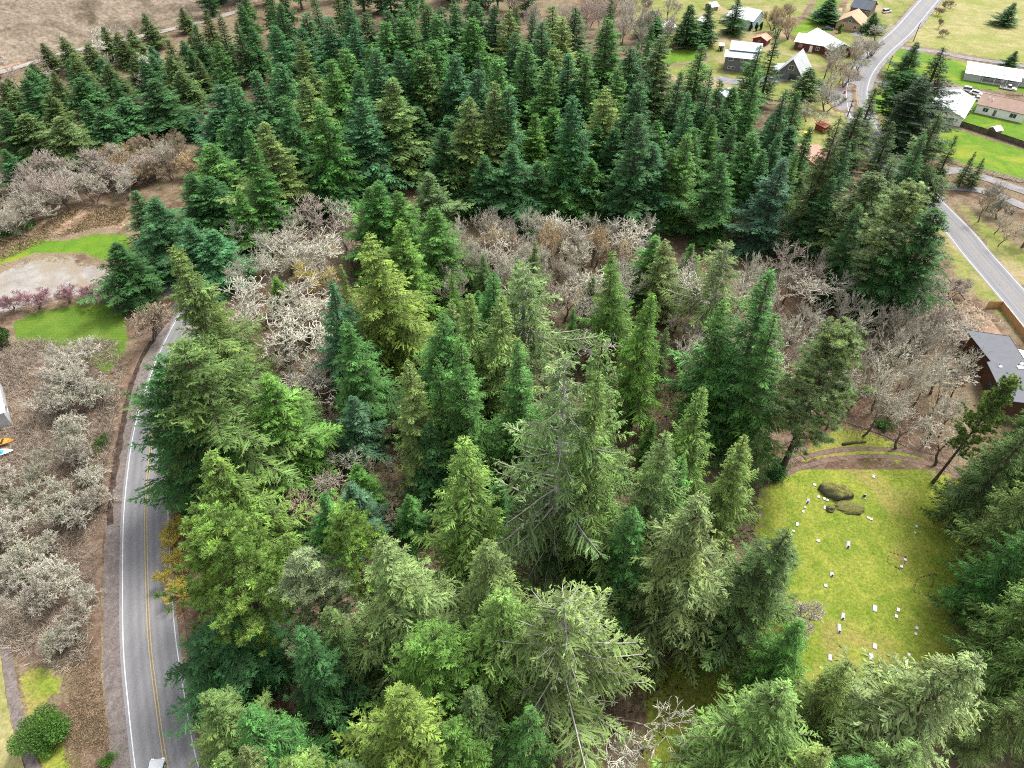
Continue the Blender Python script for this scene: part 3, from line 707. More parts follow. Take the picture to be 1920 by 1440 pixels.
rows('in the stand', '''
650 20 27 48 D
690 22 27 46 D
722 18 27 50 D
757 18 27 50 D
803 8 27 48 D
826 12 27 50 D
853 5 27 50 D
893 4 27 50 D
930 6 27 48 D
575 20 27 50 D
610 30 27 48 T
660 47 28 50 T
720 40 28 54 G
760 32 28 54 G
813 27 28 52 G
887 33 28 54 G
950 17 27 46 P
700 90 29 60 T
753 93 29 56 T
783 93 29 56 G
813 75 29 58 G
803 102 28 46 O
853 97 29 60 T
930 107 29 60 G
967 60 28 46 D
980 80 30 64 G
1017 40 28 50 D
1043 10 28 50 P
1075 14 27 50 D
1057 30 28 54 P
1030 110 29 60 G
1037 90 28 54 P
1067 100 29 60 T
1103 100 29 56 G
1140 35 30 62 G|dark pointed fir breaking the grey bare trees at the stand's upper right
1187 87 30 62 D
1240 67 30 66 O
667 133 29 60 D
640 90 28 56 G
735 143 335 108 full1 P|broad pale fir in front of the dark gap, left half of the stand
680 182 362 100 full1 T|full blue-tinted fir left of the broad pale fir in the stand
887 130 29 58 T
918 153 30 66 P
880 180 370 110 full2 P|shaggy pale fir at the middle of the stand's front row
947 160 29 66 T
1077 180 30 64 T
1137 160 355 104 full2 P|tall frosted fir right of the two bright green firs in the stand
1200 157 30 68 D
1160 127 29 56 G
1040 200 330 60 G
1007 213 350 64 full1 L|bright green narrow fir in the stand's front, above the grey thicket
1070 245 405 84 full1 G
933 217 370 76 full2 P
960 275 410 96 full1 T
1203 213 30 76 D
1237 227 340 52 G
1227 267 425 100 full1 T|dense teal fir at the right of the stand's front edge
1263 277 428 80 full1 G
803 322 430 72 full3 S|small silvery spired fir at the stand's lower front
707 340 500 96 full1 G
753 357 500 84 full1 L
813 390 545 108 full1 L|bright green fir at the left end of the grey thicket
747 417 600 100 full1 L
697 433 690 130 full2 Y|yellow-topped fir in the clump left of the grey thicket
690 350 490 76 full3 G
828 240 390 78 D
780 200 320 64 D
845 215 330 64 D
1120 235 370 70 G
1160 240 390 70 D
1010 300 405 70 full1 D
1110 300 405 70 full1 G
1160 300 412 70 full1 D
910 290 405 76 full1 D
''', FAR)
WIDE[0] = 1.42
rows('near the village', '''
1297 8 88 44 far2 D|left of the twin dark firs by the pale blue house
1333 6 84 30 far2 D|narrow right one of the twin dark firs by the pale blue house
1317 83 245 84 full1 G
1460 53 200 46 full3 D|tall dark fir between the grey and the red-brown house
1423 83 230 66 full1 G
1340 213 345 68 full1 G
1377 163 260 60 G
1293 247 420 86 full1 L
1360 287 445 84 full1 G
1470 297 470 96 full1 B|blue-green fir at the wood's right front
1447 213 330 70 full1 D
1408 250 400 70 G
1500 170 290 44 G
1473 167 28 52 D
1520 127 205 44 O
1487 233 335 70 D
1497 283 425 44 full1 L|slim bright fir beside the pink roof
1577 220 470 110 full2 O|large olive fir left of the bend of the right road
1613 200 335 84 full3 O
1643 163 300 70 full3 O|leaning dark fir at the road bend beside the pole
1677 227 350 60 full3 O
1720 77 152 62 full1 D|dark fir on the lawn inside the road bend
1773 87 262 118 full2 K|tall very dark leaning fir between the road and the grey-roofed house
1735 143 278 96 broad K
1707 140 250 70 pine1 D
1767 207 395 110 full1 O|wide dark fir above the road at the wood's right end
1797 253 392 56 full3 O
1830 283 350 30 full3 O|left of two small firs at the paddock rail
1847 297 352 30 full3 O|right of two small firs at the paddock rail
1643 320 520 110 tall O
1710 353 590 90 pine1 W|grey-green tufted pine above the right road
1597 260 480 100 full2 D
1763 390 620 120 tall D|big dark fir on a leaning bare trunk beside the right road
1680 300 480 100 full1 O
1740 250 430 80 full1 D
1560 330 500 80 full1 D
1620 380 560 90 full2 D
1540 330 470 60 full1 D
1907 95 128 34 full1 D
1642 22 62 44 full1 D
1388 -8 14 44 full1 D
1560 -6 10 36 far0 D
1225 20 70 40 far2 D
1903 4 9 46 full1 D
1700 470 600 70 full1 D
1655 470 590 70 full1 D
1590 470 560 90 full1 D
''', FAR)
rows('among bare oaks', '''
517 517 590 50 full1 L|small bright fir alone among the left leafless oaks
325 463 735 130 full1 P|tall pale fir overhanging the left road's upper end
1160 463 670 80 full2 L
1233 440 560 76 full1 G
1258 447 590 84 full2 S|grey-green fir at the right end of the grey thicket
1367 450 650 96 sparse P|thin pale fir with bare trunk among the right-hand oaks
1300 457 540 50 full1 G
612 525 735 88 full1 T|teal fir right of the white lichened oaks
655 600 800 112 full1 G
760 670 900 100 full2 P
820 583 800 120 full2 G
867 623 900 110 full1 G
820 672 900 70 full2 G
853 553 740 76 full2 P
923 510 690 84 full2 G
880 547 780 96 weep1 P
945 560 800 110 weep1 P
987 490 730 130 sparse P
987 637 880 90 full1 G
1067 660 1090 160 sparse S|half-bare fir with whitish limbs in the middle of the photo
1140 613 1010 140 full2 P
1223 547 800 96 weep1 L|bright drooping fir right of the photo's middle
1147 680 1090 130 weep1 P
1457 507 820 132 full3 G|tall spired fir with dark trunk, right of the middle
1470 593 860 120 full2 G|fir just right of and below the tall spired one
1580 617 890 92 pine1 W|tall pale pine at the cemetery track's left end
335 640 930 190 broad O|huge rounded fir covering the left road's inner edge
288 676 925 150 broad D
495 697 900 150 full1 L|bright broad fir in the clearing right of the left road
385 847 1090 160 weep1 Y|yellow-green drooping fir beside the left road
415 770 940 90 full1 G
660 743 860 80 full1 B
800 793 930 90 full1 D
883 827 1100 150 weep1 Y|yellow-tipped fir in the lower middle, in front of dark trunks
673 868 965 74 full3 L|small bright fir among brown oaks, lower left of middle
650 900 1010 86 full1 B
597 920 1050 80 full1 G
763 927 1010 60 full1 G
1240 797 1100 140 full2 P
1325 735 960 104 weep1 Y|yellow-green fir left of the cemetery
1405 815 1020 100 full2 P|pale fir at the cemetery lawn's upper left corner
1370 560 800 110 full2 G
1040 720 930 100 full2 G
1280 850 1080 110 full2 G
440 890 1080 110 weep1 O
''', NEAR)
WIDE[0] = 1.22
rows('in the foreground', '''
405 975 30 135 pine1 Y|yellow-green tufted pine with rounded crown beside the left road
650 952 27 90 pine2 Y
573 1050 24 110 pine2 W
725 1012 33 230 full2 S|large silvery fir in the lower left foreground
395 1180 15 190 broad D|dark leafy evergreen mass below the rounded pine
393 1303 22 150 full1 P
480 1320 22 170 weep1 G
460 1385 20 130 full2 S
920 1000 31 190 full2 P|pale fir in front of the reddish forest floor
957 1090 30 200 weep1 Y|yellow drooping fir in the lower middle foreground
827 1173 25 190 broad L|rounded bright evergreen in the lower foreground
1077 1133 31 250 sparse S|pale open-crowned fir with white branches, lower middle
735 1293 28 230 full1 Y|golden-green fir at the lower edge, left of centre
850 1375 20 130 broad L
880 1290 22 140 weep1 O
1320 930 33 210 weep1 S|pale drooping fir left of the cemetery lawn
1450 985 30 200 full2 O|olive grey fir at the cemetery lawn's left edge
1505 1165 22 130 weep1 G
1600 1235 25 150 full2 P|pale fir at the lower end of the cemetery lawn
1447 1293 30 240 weep1 P|bright drooping fir at the lower edge, right of centre
1800 1215 33 240 weep1 S|large leaning pale fir at the lower right
1737 1390 28 200 full2 P
1887 705 905 50 pine1 O|dark pine in front of the grey flat roof
1560 1400 26 190 full1 P
1650 1440 24 180 weep1 G
560 1180 24 140 full1 D
620 1130 22 120 full2 P
1200 955 28 140 full2 G
540 1440 22 170 full1 Y
990 1330 22 130 full2 G
1100 860 26 130 full2 G
420 1420 18 140 full1 P
640 1425 24 160 full2 O
''', NEAR)

for bx, by, h, r, k, hu, lb in ((1778, 990, 29, 4.8, 'full2', 'O', 'olive fir on the cemetery lawn\'s right edge, dark trunk foot showing'), (1812, 930, 28, 4.6, 'weep1', 'O', 'dark olive fir at the upper right of the cemetery lawn'),
        (1880, 925, 15, 4.2, 'full2', 'O', None), (1880, 990, 30, 5.0, 'weep1', 'O', None), (1815, 1075, 30, 5.0, 'weep2', 'P', None), (1890, 1090, 31, 5.2, 'full2', 'P', None), (1800, 1150, 27, 4.4, 'full2', 'G', None), (1850, 1170, 31, 5.0, 'full2', 'P', None),
        (1808, 1245, 28, 4.6, 'weep1', 'P', None), (1880, 1270, 30, 5.0, 'full2', 'P', None), (1835, 1340, 30, 5.2, 'weep1', 'P', None), (1925, 850, 14, 4.0, 'full2', 'O', None), (1930, 1180, 31, 5.2, 'weep1', 'P', None), (1790, 1420, 27, 4.6, 'full2', 'P', None), (1920, 1390, 30, 5, 'weep1', 'P', None)):
    g_ = G(bx, by); t = conifer(0, 0, 0, r, k, hu, lb, 'right of the cemetery', (g_.x, g_.y), h)
    if not lb:
        fx, fy = proj(g_.x, g_.y, 12); t['label'] = unique('%s %s right of the cemetery, crown %s' % (HUE[hu][1], LOOK[k], where(fx, fy)))

# firs filling the dense stand behind the front rows
def scatter(poly, gap, n, seed, avoid=(), tries=6000):
    A = np.array(poly); lo, hi = A.min(0), A.max(0); rng = np.random.default_rng(seed); out = []
    for q in rng.random((tries, 2)) * (hi - lo) + lo:
        if len(out) >= n: break
        if not in_poly(q[None], poly)[0]: continue
        if any((q[0] - a[0]) ** 2 + (q[1] - a[1]) ** 2 < gap * gap for a in out): continue
        if any((q[0] - a[0]) ** 2 + (q[1] - a[1]) ** 2 < (a[2] * 0.9 + gap * 0.3) ** 2 for a in avoid): continue
        out.append((q[0], q[1]))
    return out
stand = gp([(470, 300), (560, 370), (690, 395), (880, 405), (1100, 400), (1240, 425), (1500, 470), (1495, 330), (1420, 240), (1260, 150), (1000, 125), (640, 75), (470, 92), (430, 200)])
for x, y in scatter(stand, 5.6, 38, 5, FIRS):
    conifer(0, 0, 0, RND.uniform(4.0, 5.4), RND.choice(FAR), RND.choice('DDTGG'), None, 'inside the stand', (x, y), RND.uniform(20, 27))
back = gp([(380, 40), (1010, 60), (1000, -40), (380, -40)])
for x, y in scatter(back, 8.0, 26, 6, FIRS):
    conifer(0, 0, 0, RND.uniform(4.8, 6.0), RND.choice(FAR), RND.choice('DDT'), None, 'behind the stand', (x, y), RND.uniform(25, 31))

west = gp([(-20, 215), (200, 160), (390, 110), (410, 190), (340, 270), (200, 290), (-20, 320)])
for x, y in scatter(west, 8.0, 20, 7, FIRS):
    conifer(0, 0, 0, RND.uniform(4.2, 5.4), RND.choice(FAR), RND.choice('ODTO'), None, 'by the hill road', (x, y), RND.uniform(10, 16))
middle = gp([(640, 560), (900, 560), (1250, 600), (1300, 760), (1420, 1000), (1200, 1250), (900, 1250), (480, 1250), (400, 1000), (560, 860)])
for x, y in scatter(middle, 5.0, 18, 8, FIRS):
    conifer(0, 0, 0, RND.uniform(2.6, 3.8), RND.choice(NEAR), RND.choice('GPGLO'), None, 'in the middle wood', (x, y), RND.uniform(10, 20))

# leafless trees
BHUE = dict(w=((0.47, 0.455, 0.37), 'whitish'), g=((0.40, 0.37, 0.305), 'pale grey'), p=((0.385, 0.33, 0.285), 'pinkish grey'), t=((0.40, 0.305, 0.185), 'tan'),
            b=((0.29, 0.235, 0.17), 'brownish'), y=((0.48, 0.40, 0.085), 'yellowish'), m=((0.27, 0.150, 0.165), 'plum pink'), o=((0.33, 0.33, 0.25), 'grey-green'))
def bare(x, y, h, kind, hue, label=None, zone='in the wood', r=None, name='bare_tree', cat='leafless tree', group='leafless trees'):
    (trunk, crown, ext), H0 = BARE[kind]; s = h / H0
    t = empty(name, (x, y, 0), RND.random() * 6.28); sx = (r / ext) if r else s * RND.uniform(0.9, 1.15)
    t.scale = (sx, sx, s)
    col, word = BHUE[hue]; k = RND.uniform(0.85, 1.15)
    c = link_mesh('crown', crown, t); c.color = (col[0] * k, col[1] * k, col[2] * k, 1)
    link_mesh('trunk', trunk, t)
    ax, ay = proj(x, y, h * 0.7)
    tag(t, label or unique('%s bare tree %s, crown %s' % (word, zone, where(ax, ay))), cat, group); BARES.append((x, y, 2.5)); return t
BARES = []
def bare_zone(px_poly, gap, n, seed, kinds, hues, h, zone, avoid=True, r=(3.6, 5.0)):
    for x, y in scatter(gp(px_poly), gap, n, seed, [(a, b, min(r, 2.2)) for a, b, r in FIRS] if avoid else ()):
        hh = RND.uniform(*h); cx, cy_ = proj(x, y, hh * 0.6)
        if cx < 62 and 650 < cy_ < 885: continue        # the shed and the boats stand clear
        bare(x, y, hh, RND.choice(kinds), RND.choice(hues), None, zone, RND.uniform(*r))
OAK = ['oak0', 'oak1', 'oak2', 'oak3']; TOAK = ['tall_oak0', 'tall_oak1']; THK = ['thicket0', 'thicket1']; MAP = ['maple0', 'maple1']; SCR = ['scrub0', 'scrub1', 'scrub2']
for ax, ay, h, k, hu, lb in ((585, 470, 12, 'oak2', 'y', 'yellow mossy leafless tree among the grey oaks at the left'), (930, 425, 12, 'maple0', 't', 'fan-shaped grey leafless tree at the left end of the upper thicket'),
        (1040, 420, 12, 'maple1', 't', 'tan fan-shaped leafless tree just below the dense stand'), (1120, 425, 11, 'maple0', 't', None), (1005, 450, 11, 'maple1', 'g', None), (1175, 450, 10, 'oak0', 't', None),
        (1190, 1290, 13, 'oak3', 'w', 'white bare tree in the lower right foreground beside the dark floor'), (250, 568, 9.5, 'scrub1', 'b', 'round brownish leafless tree at the mown lawn\'s right end'),
        (125, 655, 10, 'oak3', 'g', 'spreading grey leafless tree below the mown lawn'), (1500, 1140, 6, 'thicket0', 'g', 'small pale bush at the left edge of the cemetery lawn')):
    x, y, _ = apex(ax, ay, h); bare(x, y, h, k, hu, lb)
bare_zone([(430, 470), (560, 470), (640, 520), (620, 600), (640, 740), (600, 790), (470, 770), (440, 640)], 4.7, 31, 11, OAK, 'wwg', (9, 12), 'left of the middle wood')
bare_zone([(480, 455), (640, 440), (690, 500), (620, 540), (470, 540)], 4.9, 13, 12, OAK, 'gwp', (9, 12), 'below the stand')
bare_zone([(830, 520), (900, 460), (1210, 470), (1240, 560), (1130, 700), (1060, 690), (1000, 560), (840, 590)], 4.5, 44, 13, OAK + MAP, 'gwwg', (9, 12), 'in the grey thicket')
bare_zone([(1270, 540), (1500, 540), (1590, 600), (1500, 740), (1300, 800), (1250, 700)], 4.1, 40, 14, OAK + TOAK, 'wwgp', (10, 13), 'left of the right road')
bare_zone([(1560, 640), (1700, 620), (1775, 680), (1775, 770), (1755, 880), (1640, 850), (1530, 820), (1560, 740)], 3.7, 36, 15, TOAK + ['oak0'], 'gwgw', (10.5, 14), 'behind the cemetery track', r=(3.0, 4.4))
bare_zone([(1640, 560), (1790, 540), (1810, 620), (1790, 680), (1650, 640)], 4.6, 11, 16, THK + OAK, 'pbg', (4, 8), 'beside the building lot')
bare_zone([(20, 690), (180, 690), (200, 740), (40, 760)], 3.8, 6, 36, SCR, 'gw', (5, 8), 'below the mown lawn', r=(2.8, 4.0))
bare_zone([(560, 800), (720, 830), (760, 950), (700, 1030), (520, 980), (480, 900)], 4.6, 17, 17, OAK, 'bgwp', (6, 9), 'in the brown clearing', r=(2.6, 3.8))
bare_zone([(560, 1280), (640, 1330), (620, 1400), (540, 1400)], 4, 2, 18, OAK, 'p', (7, 9), 'in the lower left gap')
bare_zone([(30, 720), (190, 730), (205, 800), (180, 930), (165, 1050), (150, 1230), (60, 1240), (20, 1100), (-30, 1000), (-30, 820)], 3.5, 40, 19, SCR, 'gogw', (4.5, 7.5), 'on the left bank', r=(2.8, 4.2))
bare_zone([(-30, 440), (40, 455), (110, 400), (260, 370), (330, 340), (330, 310), (200, 330), (60, 350), (-30, 380)], 4.4, 26, 20, MAP + THK, 'pgg', (6, 9.5), 'above the left lawn', r=(4.0, 5.4))
bare_zone([(215, 300), (350, 290), (370, 330), (260, 350), (200, 330)], 4.4, 14, 21, MAP + THK, 'ttb', (6, 9), 'in the tan brush', r=(4.0, 5.4))
bare_zone([(180, 90), (310, 95), (330, 190), (250, 180), (190, 140)], 7, 9, 22, OAK, 'gwp', (8, 11), 'below the hill road')
bare_zone([(0, 150), (100, 130), (110, 180), (0, 190)], 7, 5, 23, OAK, 'gp', (8, 10), 'at the far left')
bare_zone([(840, 70), (1020, 100), (1180, 120), (1270, 100), (1290, 40), (1200, 10), (1000, 0), (880, 20)], 7.6, 24, 24, MAP, 'gpg', (10, 13), 'behind the stand', r=(4.2, 5.6))
bare_zone([(1440, 45), (1490, 40), (1500, 72), (1455, 80)], 4.6, 5, 25, MAP, 'tb', (7, 10), 'between the village houses')
bare_zone([(1555, 120), (1640, 75), (1650, 92), (1592, 170), (1560, 190), (1535, 160)], 4.2, 18, 26, MAP + OAK, 'bog', (6, 10), 'along the village road')
bare_zone([(1500, 180), (1560, 195), (1545, 250), (1500, 260)], 5, 5, 27, MAP + OAK, 'go', (6, 10), 'below the driveway')
bare_zone([(1810, 400), (1860, 390), (1940, 440), (1960, 500), (1890, 480)], 4.4, 7, 28, OAK + THK, 'bog', (5, 9), 'right of the right road', r=(2.4, 3.4))
bare_zone([(320, 970), (345, 1010), (350, 1130), (325, 1130)], 3, 5, 29, THK, 'ty', (3, 4.5), 'by the left road', r=(1.6, 2.4))
bare_zone([(1755, 10), (1790, 10), (1760, 95), (1742, 95)], 4.2, 5, 30, THK, 'b', (3, 5), 'in the meadow hedge', r=(1.6, 2.4))
bare_zone([(60, 20), (420, -20), (400, 30), (110, 100), (20, 90)], 12, 6, 31, OAK, 'gb', (4, 6), 'beyond the hill road', r=(2, 3))
for i, (px, py, r) in enumerate(((25, 582, 3.4), (72, 578, 3.6), (130, 568, 3.3), (186, 566, 3.5), (212, 565, 2.8))):
    x, y = G(px, py).xy
    bare(x, y, 4.4, THK[i % 2], 'm', ('leftmost of the plum pink shrubs above the mown lawn', 'second plum pink shrub from the left above the mown lawn', 'third plum pink shrub from the left above the mown lawn',
         'fourth plum pink shrub from the left above the mown lawn', 'plum pink shrub beside the lone dark fir')[i], r=r, name='flowering_shrub', cat='shrub', group='plum pink shrubs')

BUSH = {'round': bush_meshes('round', 5, 4.6, 3.2, 14000, 0.24), 'low': bush_meshes('low', 6, 2.0, 2.0, 4000, 0.2, squash=0.7), 'column': bush_meshes('column', 7, 5.0, 1.0, 5000, 0.2, 16, squash=1.8)}
def bush(px, py, kind, s, hue, label, sz=None, name='evergreen_shrub', cat='shrub', group=None):
    x, y = G(px, py).xy; t = empty(name, (x, y, 0), RND.random() * 6.28); t.scale = (s, s, sz or s)
    link_mesh('stems', BUSH[kind][0], t); c = link_mesh('crown', BUSH[kind][1], t); c.color = (*HUE[hue][0], 1)
    tag(t, label, cat, group); return t
bush(95, 1375, 'round', 1.0, 'L', 'round glossy green shrub beside the dark path at the lower left')
for i, (px, py, s, hu) in enumerate(((195, 835, 0.8, 'O'), (165, 900, 0.9, 'O'), (150, 715, 0.8, 'O'), (70, 1085, 0.8, 'G'), (205, 1425, 0.5, 'L'), (110, 700, 0.7, 'O'), (345, 1100, 0.7, 'O'), (20, 440, 1.4, 'D'), (60, 425, 1.2, 'O'),
        (560, 1005, 1.2, 'D'), (720, 985, 1.0, 'G'), (870, 1010, 1.0, 'G'), (780, 1060, 0.9, 'G'), (1110, 1150, 0.9, 'G'), (1655, 800, 0.8, 'G'), (1450, 890, 1.2, 'D'), (1010, 1030, 1.2, 'D'), (450, 735, 1.1, 'O'))):
    bush(px, py, 'low', s, hu, '%s low shrub on the ground, %s' % (HUE[hu][1], where(px, py)), group='low shrubs')
for i, (px, py) in enumerate(((1407, 58), (1417, 58), (1425, 56))):
    bush(px, py, 'column', 0.75, 'K', ('left', 'middle', 'right')[i] + ' one of three dark clipped shrubs before the pale blue house', group='clipped shrubs')
bush(1572, 62, 'column', 0.9, 'L', 'narrow green shrub beside the dark car by the orange roof')
bush(18, 648, 'column', 1.5, 'O', 'tall narrow olive hedge conifer at the left edge of the mown lawn', 1.45)

# low growth nobody could count: dead stems and brush on the banks and under the oaks
def brush(name, px_poly, n, seed, col, lmin, lmax, width, mat, label, lean=1.0):
    poly = gp(px_poly); A = np.array(poly); lo, hi = A.min(0), A.max(0); rng = np.random.default_rng(seed)
    Q = rng.random((n * 3, 2)) * (hi - lo) + lo; Q = Q[in_poly(Q, poly)][:n]
    cl = lumps(Q, 0.5, seed) + rng.normal(size=len(Q)); Q = Q[cl > -0.2]; m = len(Q)
    d = rng.normal(size=(m, 3)) * lean; d[:, 2] = np.abs(d[:, 2]) * 0.6 + 0.25; d = unit(d)
    V, F, At = kites(np.column_stack([Q, np.full(m, 0.02)]), d, rng.uniform(lmin, lmax, m), width * rng.uniform(0.6, 1.5, m), unit(rng.normal(size=(m, 3))), rng.random(m), rng, 0.15)
    o = link_mesh(name, np_mesh(name, V, F, M[mat], {'v': At})); o.color = (*col, 1); tag(o, label, kind='stuff'); return o
brush('dead_brush', [(10, 640), (215, 640), (235, 700), (205, 840), (185, 1000), (165, 1240), (100, 1260), (-30, 1200), (-30, 640)], 110000, 1, (0.33, 0.275, 0.215), 0.6, 2.4, 0.05, 'twigs', 'dead stems and straw on the bank left of the road')
brush('dry_grass_tufts', [(100, 1250), (180, 1200), (215, 1440), (120, 1440), (130, 1300)], 26000, 2, (0.27, 0.20, 0.125), 0.15, 0.6, 0.045, 'twigs', 'dry grass tufts beside the road')
brush('leaf_litter', [(420, 540), (880, 430), (1240, 450), (1540, 560), (1560, 800), (1250, 830), (900, 1040), (480, 1010), (380, 760)], 70000, 3, (0.24, 0.165, 0.115), 0.2, 1.1, 0.08, 'twigs', 'dead leaves and stems under the bare oaks', 1.6)
brush('brambles', [(60, 440), (110, 400), (190, 385), (255, 395), (245, 425), (190, 425), (110, 445), (0, 490), (-20, 450)], 16000, 4, (0.26, 0.20, 0.115), 0.4, 1.6, 0.10, 'twigs', 'brown arching brambles above the left lawn')
brush('undergrowth', [(1540, 600), (1800, 560), (1810, 770), (1760, 870), (1550, 800)], 20000, 5, (0.33, 0.24, 0.18), 0.2, 1.0, 0.07, 'twigs', 'dead stems under the oaks behind the cemetery')
brush('roadside_brush', [(316, 960), (345, 960), (352, 1150), (330, 1160)], 3500, 6, (0.42, 0.29, 0.12), 0.5, 1.6, 0.05, 'twigs', 'tan dead stems along the inner edge of the left road')
brush('moss_tufts', [(1450, 900), (1560, 870), (1750, 880), (1790, 1000), (1740, 1200), (1680, 1300), (1500, 1200), (1440, 1000)], 30000, 7, (0.16, 0.185, 0.04), 0.06, 0.20, 0.04, 'twigs', 'short mossy grass of the cemetery lawn', 1.3)
brush('ferns', [(390, 760), (640, 560), (1240, 600), (1420, 860), (1430, 1110), (1200, 1440), (380, 1440), (360, 1000)], 70000, 8, (0.060, 0.085, 0.028), 0.3, 1.0, 0.16, 'leaves', 'low ferns and brambles under the firs of the wood', 1.8)
brush('hill_scrub', [(-20, 118), (40, 100), (440, 20), (430, 5), (60, 60), (-20, 90)], 9000, 9, (0.20, 0.16, 0.115), 0.4, 1.2, 0.2, 'twigs', 'grey scrub along the foot of the far hill')

# ------------------------------------------------------------------ buildings
def xtr(s, poly, x0, x1):       # MB helper: prism along x of a (y, z) outline
    n = len(poly)
    return s.add([(x0, y, z) for y, z in poly] + [(x1, y, z) for y, z in poly],
                 [tuple(range(n - 1, -1, -1)), tuple(range(n, 2 * n))] + [(i, (i + 1) % n, (i + 1) % n + n, i + n) for i in range(n)])
PAINT = {}
def paint(name, col, **k):
    if name not in PAINT: PAINT[name] = flat_mat(name, col, **k)
    return PAINT[name]
WHITE = paint('white_paint', (0.78, 0.78, 0.76), var=0.1)
DARKGLASS, nt, b = new_mat('window_glass', 0.08, 0.6); b.inputs['Base Color'].default_value = (0.03, 0.04, 0.05, 1)
METALROOF = paint('white_metal_roof', (0.80, 0.81, 0.83), rough=0.45, spec=0.4, var=0.12, scale=0.6)
GREYMETAL = paint('grey_metal_roof', (0.40, 0.44, 0.50), rough=0.5, var=0.12, scale=0.6)
def shingle(name, c):
    m, nt, b = new_mat(name, 0.9, 0.15); tc = nt.nodes.new('ShaderNodeTexCoord'); o = tc.outputs['Object']
    n = noise(nt, o, 3.0, 5, 0.7); n2 = noise(nt, o, 0.4, 3)
    cc = mix(nt, 1.0, c, ramp(nt, n, [(0.3, 0.78), (0.7, 1.2)]), 'MULTIPLY'); cc = mix(nt, 0.6, cc, ramp(nt, n2, [(0.35, 0.82), (0.65, 1.1)]), 'MULTIPLY')
    nt.links.new(cc, b.inputs['Base Color']); bump(nt, b, n, 0.4, 0.03); return m
def window(root, side, u, z, w, h, yf, yb, L, name='window', pane=DARKGLASS, fr=WHITE):
    """framed window proud of the wall; side f, k (long walls) or a, e (ends)"""
    m = MB(); t = 0.09
    def bar(a0, a1, z0, z1, d0, d1):
        if side == 'f': m.box(a0, a1, yf - d1, yf - d0, z0, z1)
        elif side == 'k': m.box(a0, a1, yb + d0, yb + d1, z0, z1)
        elif side == 'a': m.box(-d1, -d0, a0, a1, z0, z1)
        else: m.box(L + d0, L + d1, a0, a1, z0, z1)
    bar(u - w / 2 - t, u - w / 2, z, z + h, 0.004, 0.07); bar(u + w / 2, u + w / 2 + t, z, z + h, 0.004, 0.07)
    bar(u - w / 2 - t, u + w / 2 + t, z - t, z - 0.002, 0.004, 0.09); bar(u - w / 2 - t, u + w / 2 + t, z + h + 0.002, z + h + t, 0.004, 0.08)
    if w > 0.9 and name == 'window': bar(u - 0.03, u + 0.03, z + 0.002, z + h - 0.002, 0.01, 0.055)
    f = m.build(name, fr, root); m = MB(); bar(u - w / 2 + 0.002, u + w / 2 - 0.002, z + 0.002, z + h - 0.002, 0.003, 0.03); m.build('pane' if name == 'window' else 'door_leaf', pane, f)
    if name == 'door':
        m = MB(); bar(u + w * 0.32, u + w * 0.42, z + h * 0.45, z + h * 0.5, 0.031, 0.09); m.build('handle', GREYMETAL, f)
    return f
def roof_part(root, L, wf, wb, ze, zr, mat, ov=0.45, t=0.16, ribs=0.0, cap=True):
    sf = (zr - ze) / wf; sb = (zr - ze) / wb
    m = MB(); P = [(-wf - ov, ze - sf * ov), (0, zr), (wb + ov, ze - sb * ov)]
    xtr(m, [P[0], P[1], P[2], (P[2][0], P[2][1] - t), (0, zr - t), (P[0][0], P[0][1] - t)], -ov, L + ov)
    if ribs:
        n = int((L + 2 * ov) / ribs)
        for i in range(1, n):
            x = -ov + i * (L + 2 * ov) / n
            for p, q in ((P[0], P[1]), (P[2], P[1])):
                xtr(m, [(p[0], p[1] + 0.003), (q[0] * 0.02 + p[0] * 0.02, q[1] + 0.003 - (q[1] - p[1]) * 0.02), (p[0] * 0.02, q[1] + 0.04 - (q[1] - p[1]) * 0.02), (p[0], p[1] + 0.04)], x - 0.02, x + 0.02)
    r = m.build('roof', mat, root)
    if cap: MB().box(-ov - 0.01, L + ov + 0.01, -0.12, 0.12, zr + 0.004, zr + 0.05).build('ridge_cap', mat, r)
    return r
def gable(name, label, A, B, wf, wb, ze, zr, wall, roof, L=None, ov=0.45, ribs=0.0, wins=(), cat='house', skirt=None):
    A = Vector(A[:2]); B = Vector(B[:2]); d = (B - A); L = L or d.length
    root = empty(name, (A.x, A.y, 0), math.atan2(d.y, d.x))
    m = MB(); xtr(m, [(-wf, 0), (wb, 0), (wb, ze - 0.17), (0, zr - 0.17), (-wf, ze - 0.17)], 0, L); m.build('wall', wall, root)
    if skirt: MB().box(-0.03, L + 0.03, -wf - 0.03, wb + 0.03, 0, 0.5).build('foundation', skirt, root)
    roof_part(root, L, wf, wb, ze, zr, roof, ov, ribs=ribs)
    for w in wins: window(root, *w[:5], -wf, wb, L, *(w[5:] or ()))
    tag(root, label, cat, 'houses of the village' if cat == 'house' else None); return root
def slab_roof(root, pts, t, mat, name='roof'):
    m = MB(); n = len(pts); m.add([(x, y, z - t) for x, y, z in pts] + [tuple(p) for p in pts], [tuple(range(n - 1, -1, -1)), tuple(range(n, 2 * n))] + [(i, (i + 1) % n, (i + 1) % n + n, i + n) for i in range(n)])
    return m.build(name, mat, root)
GREYP = paint('grey_siding', (0.145, 0.145, 0.155), var=0.15); BLUEP = paint('pale_blue_siding', (0.46, 0.60, 0.70), var=0.2, dirt=(0.35, 0.33, 0.30)); REDP = paint('red_brown_siding', (0.130, 0.032, 0.026), var=0.2)
LGREY = paint('light_grey_siding', (0.38, 0.385, 0.40), var=0.12); TANP = paint('tan_siding', (0.42, 0.30, 0.17), var=0.15); WOOD = paint('weathered_wood', (0.20, 0.135, 0.09), var=0.35, scale=4)
CONC = paint('concrete', (0.46, 0.445, 0.42), var=0.2)
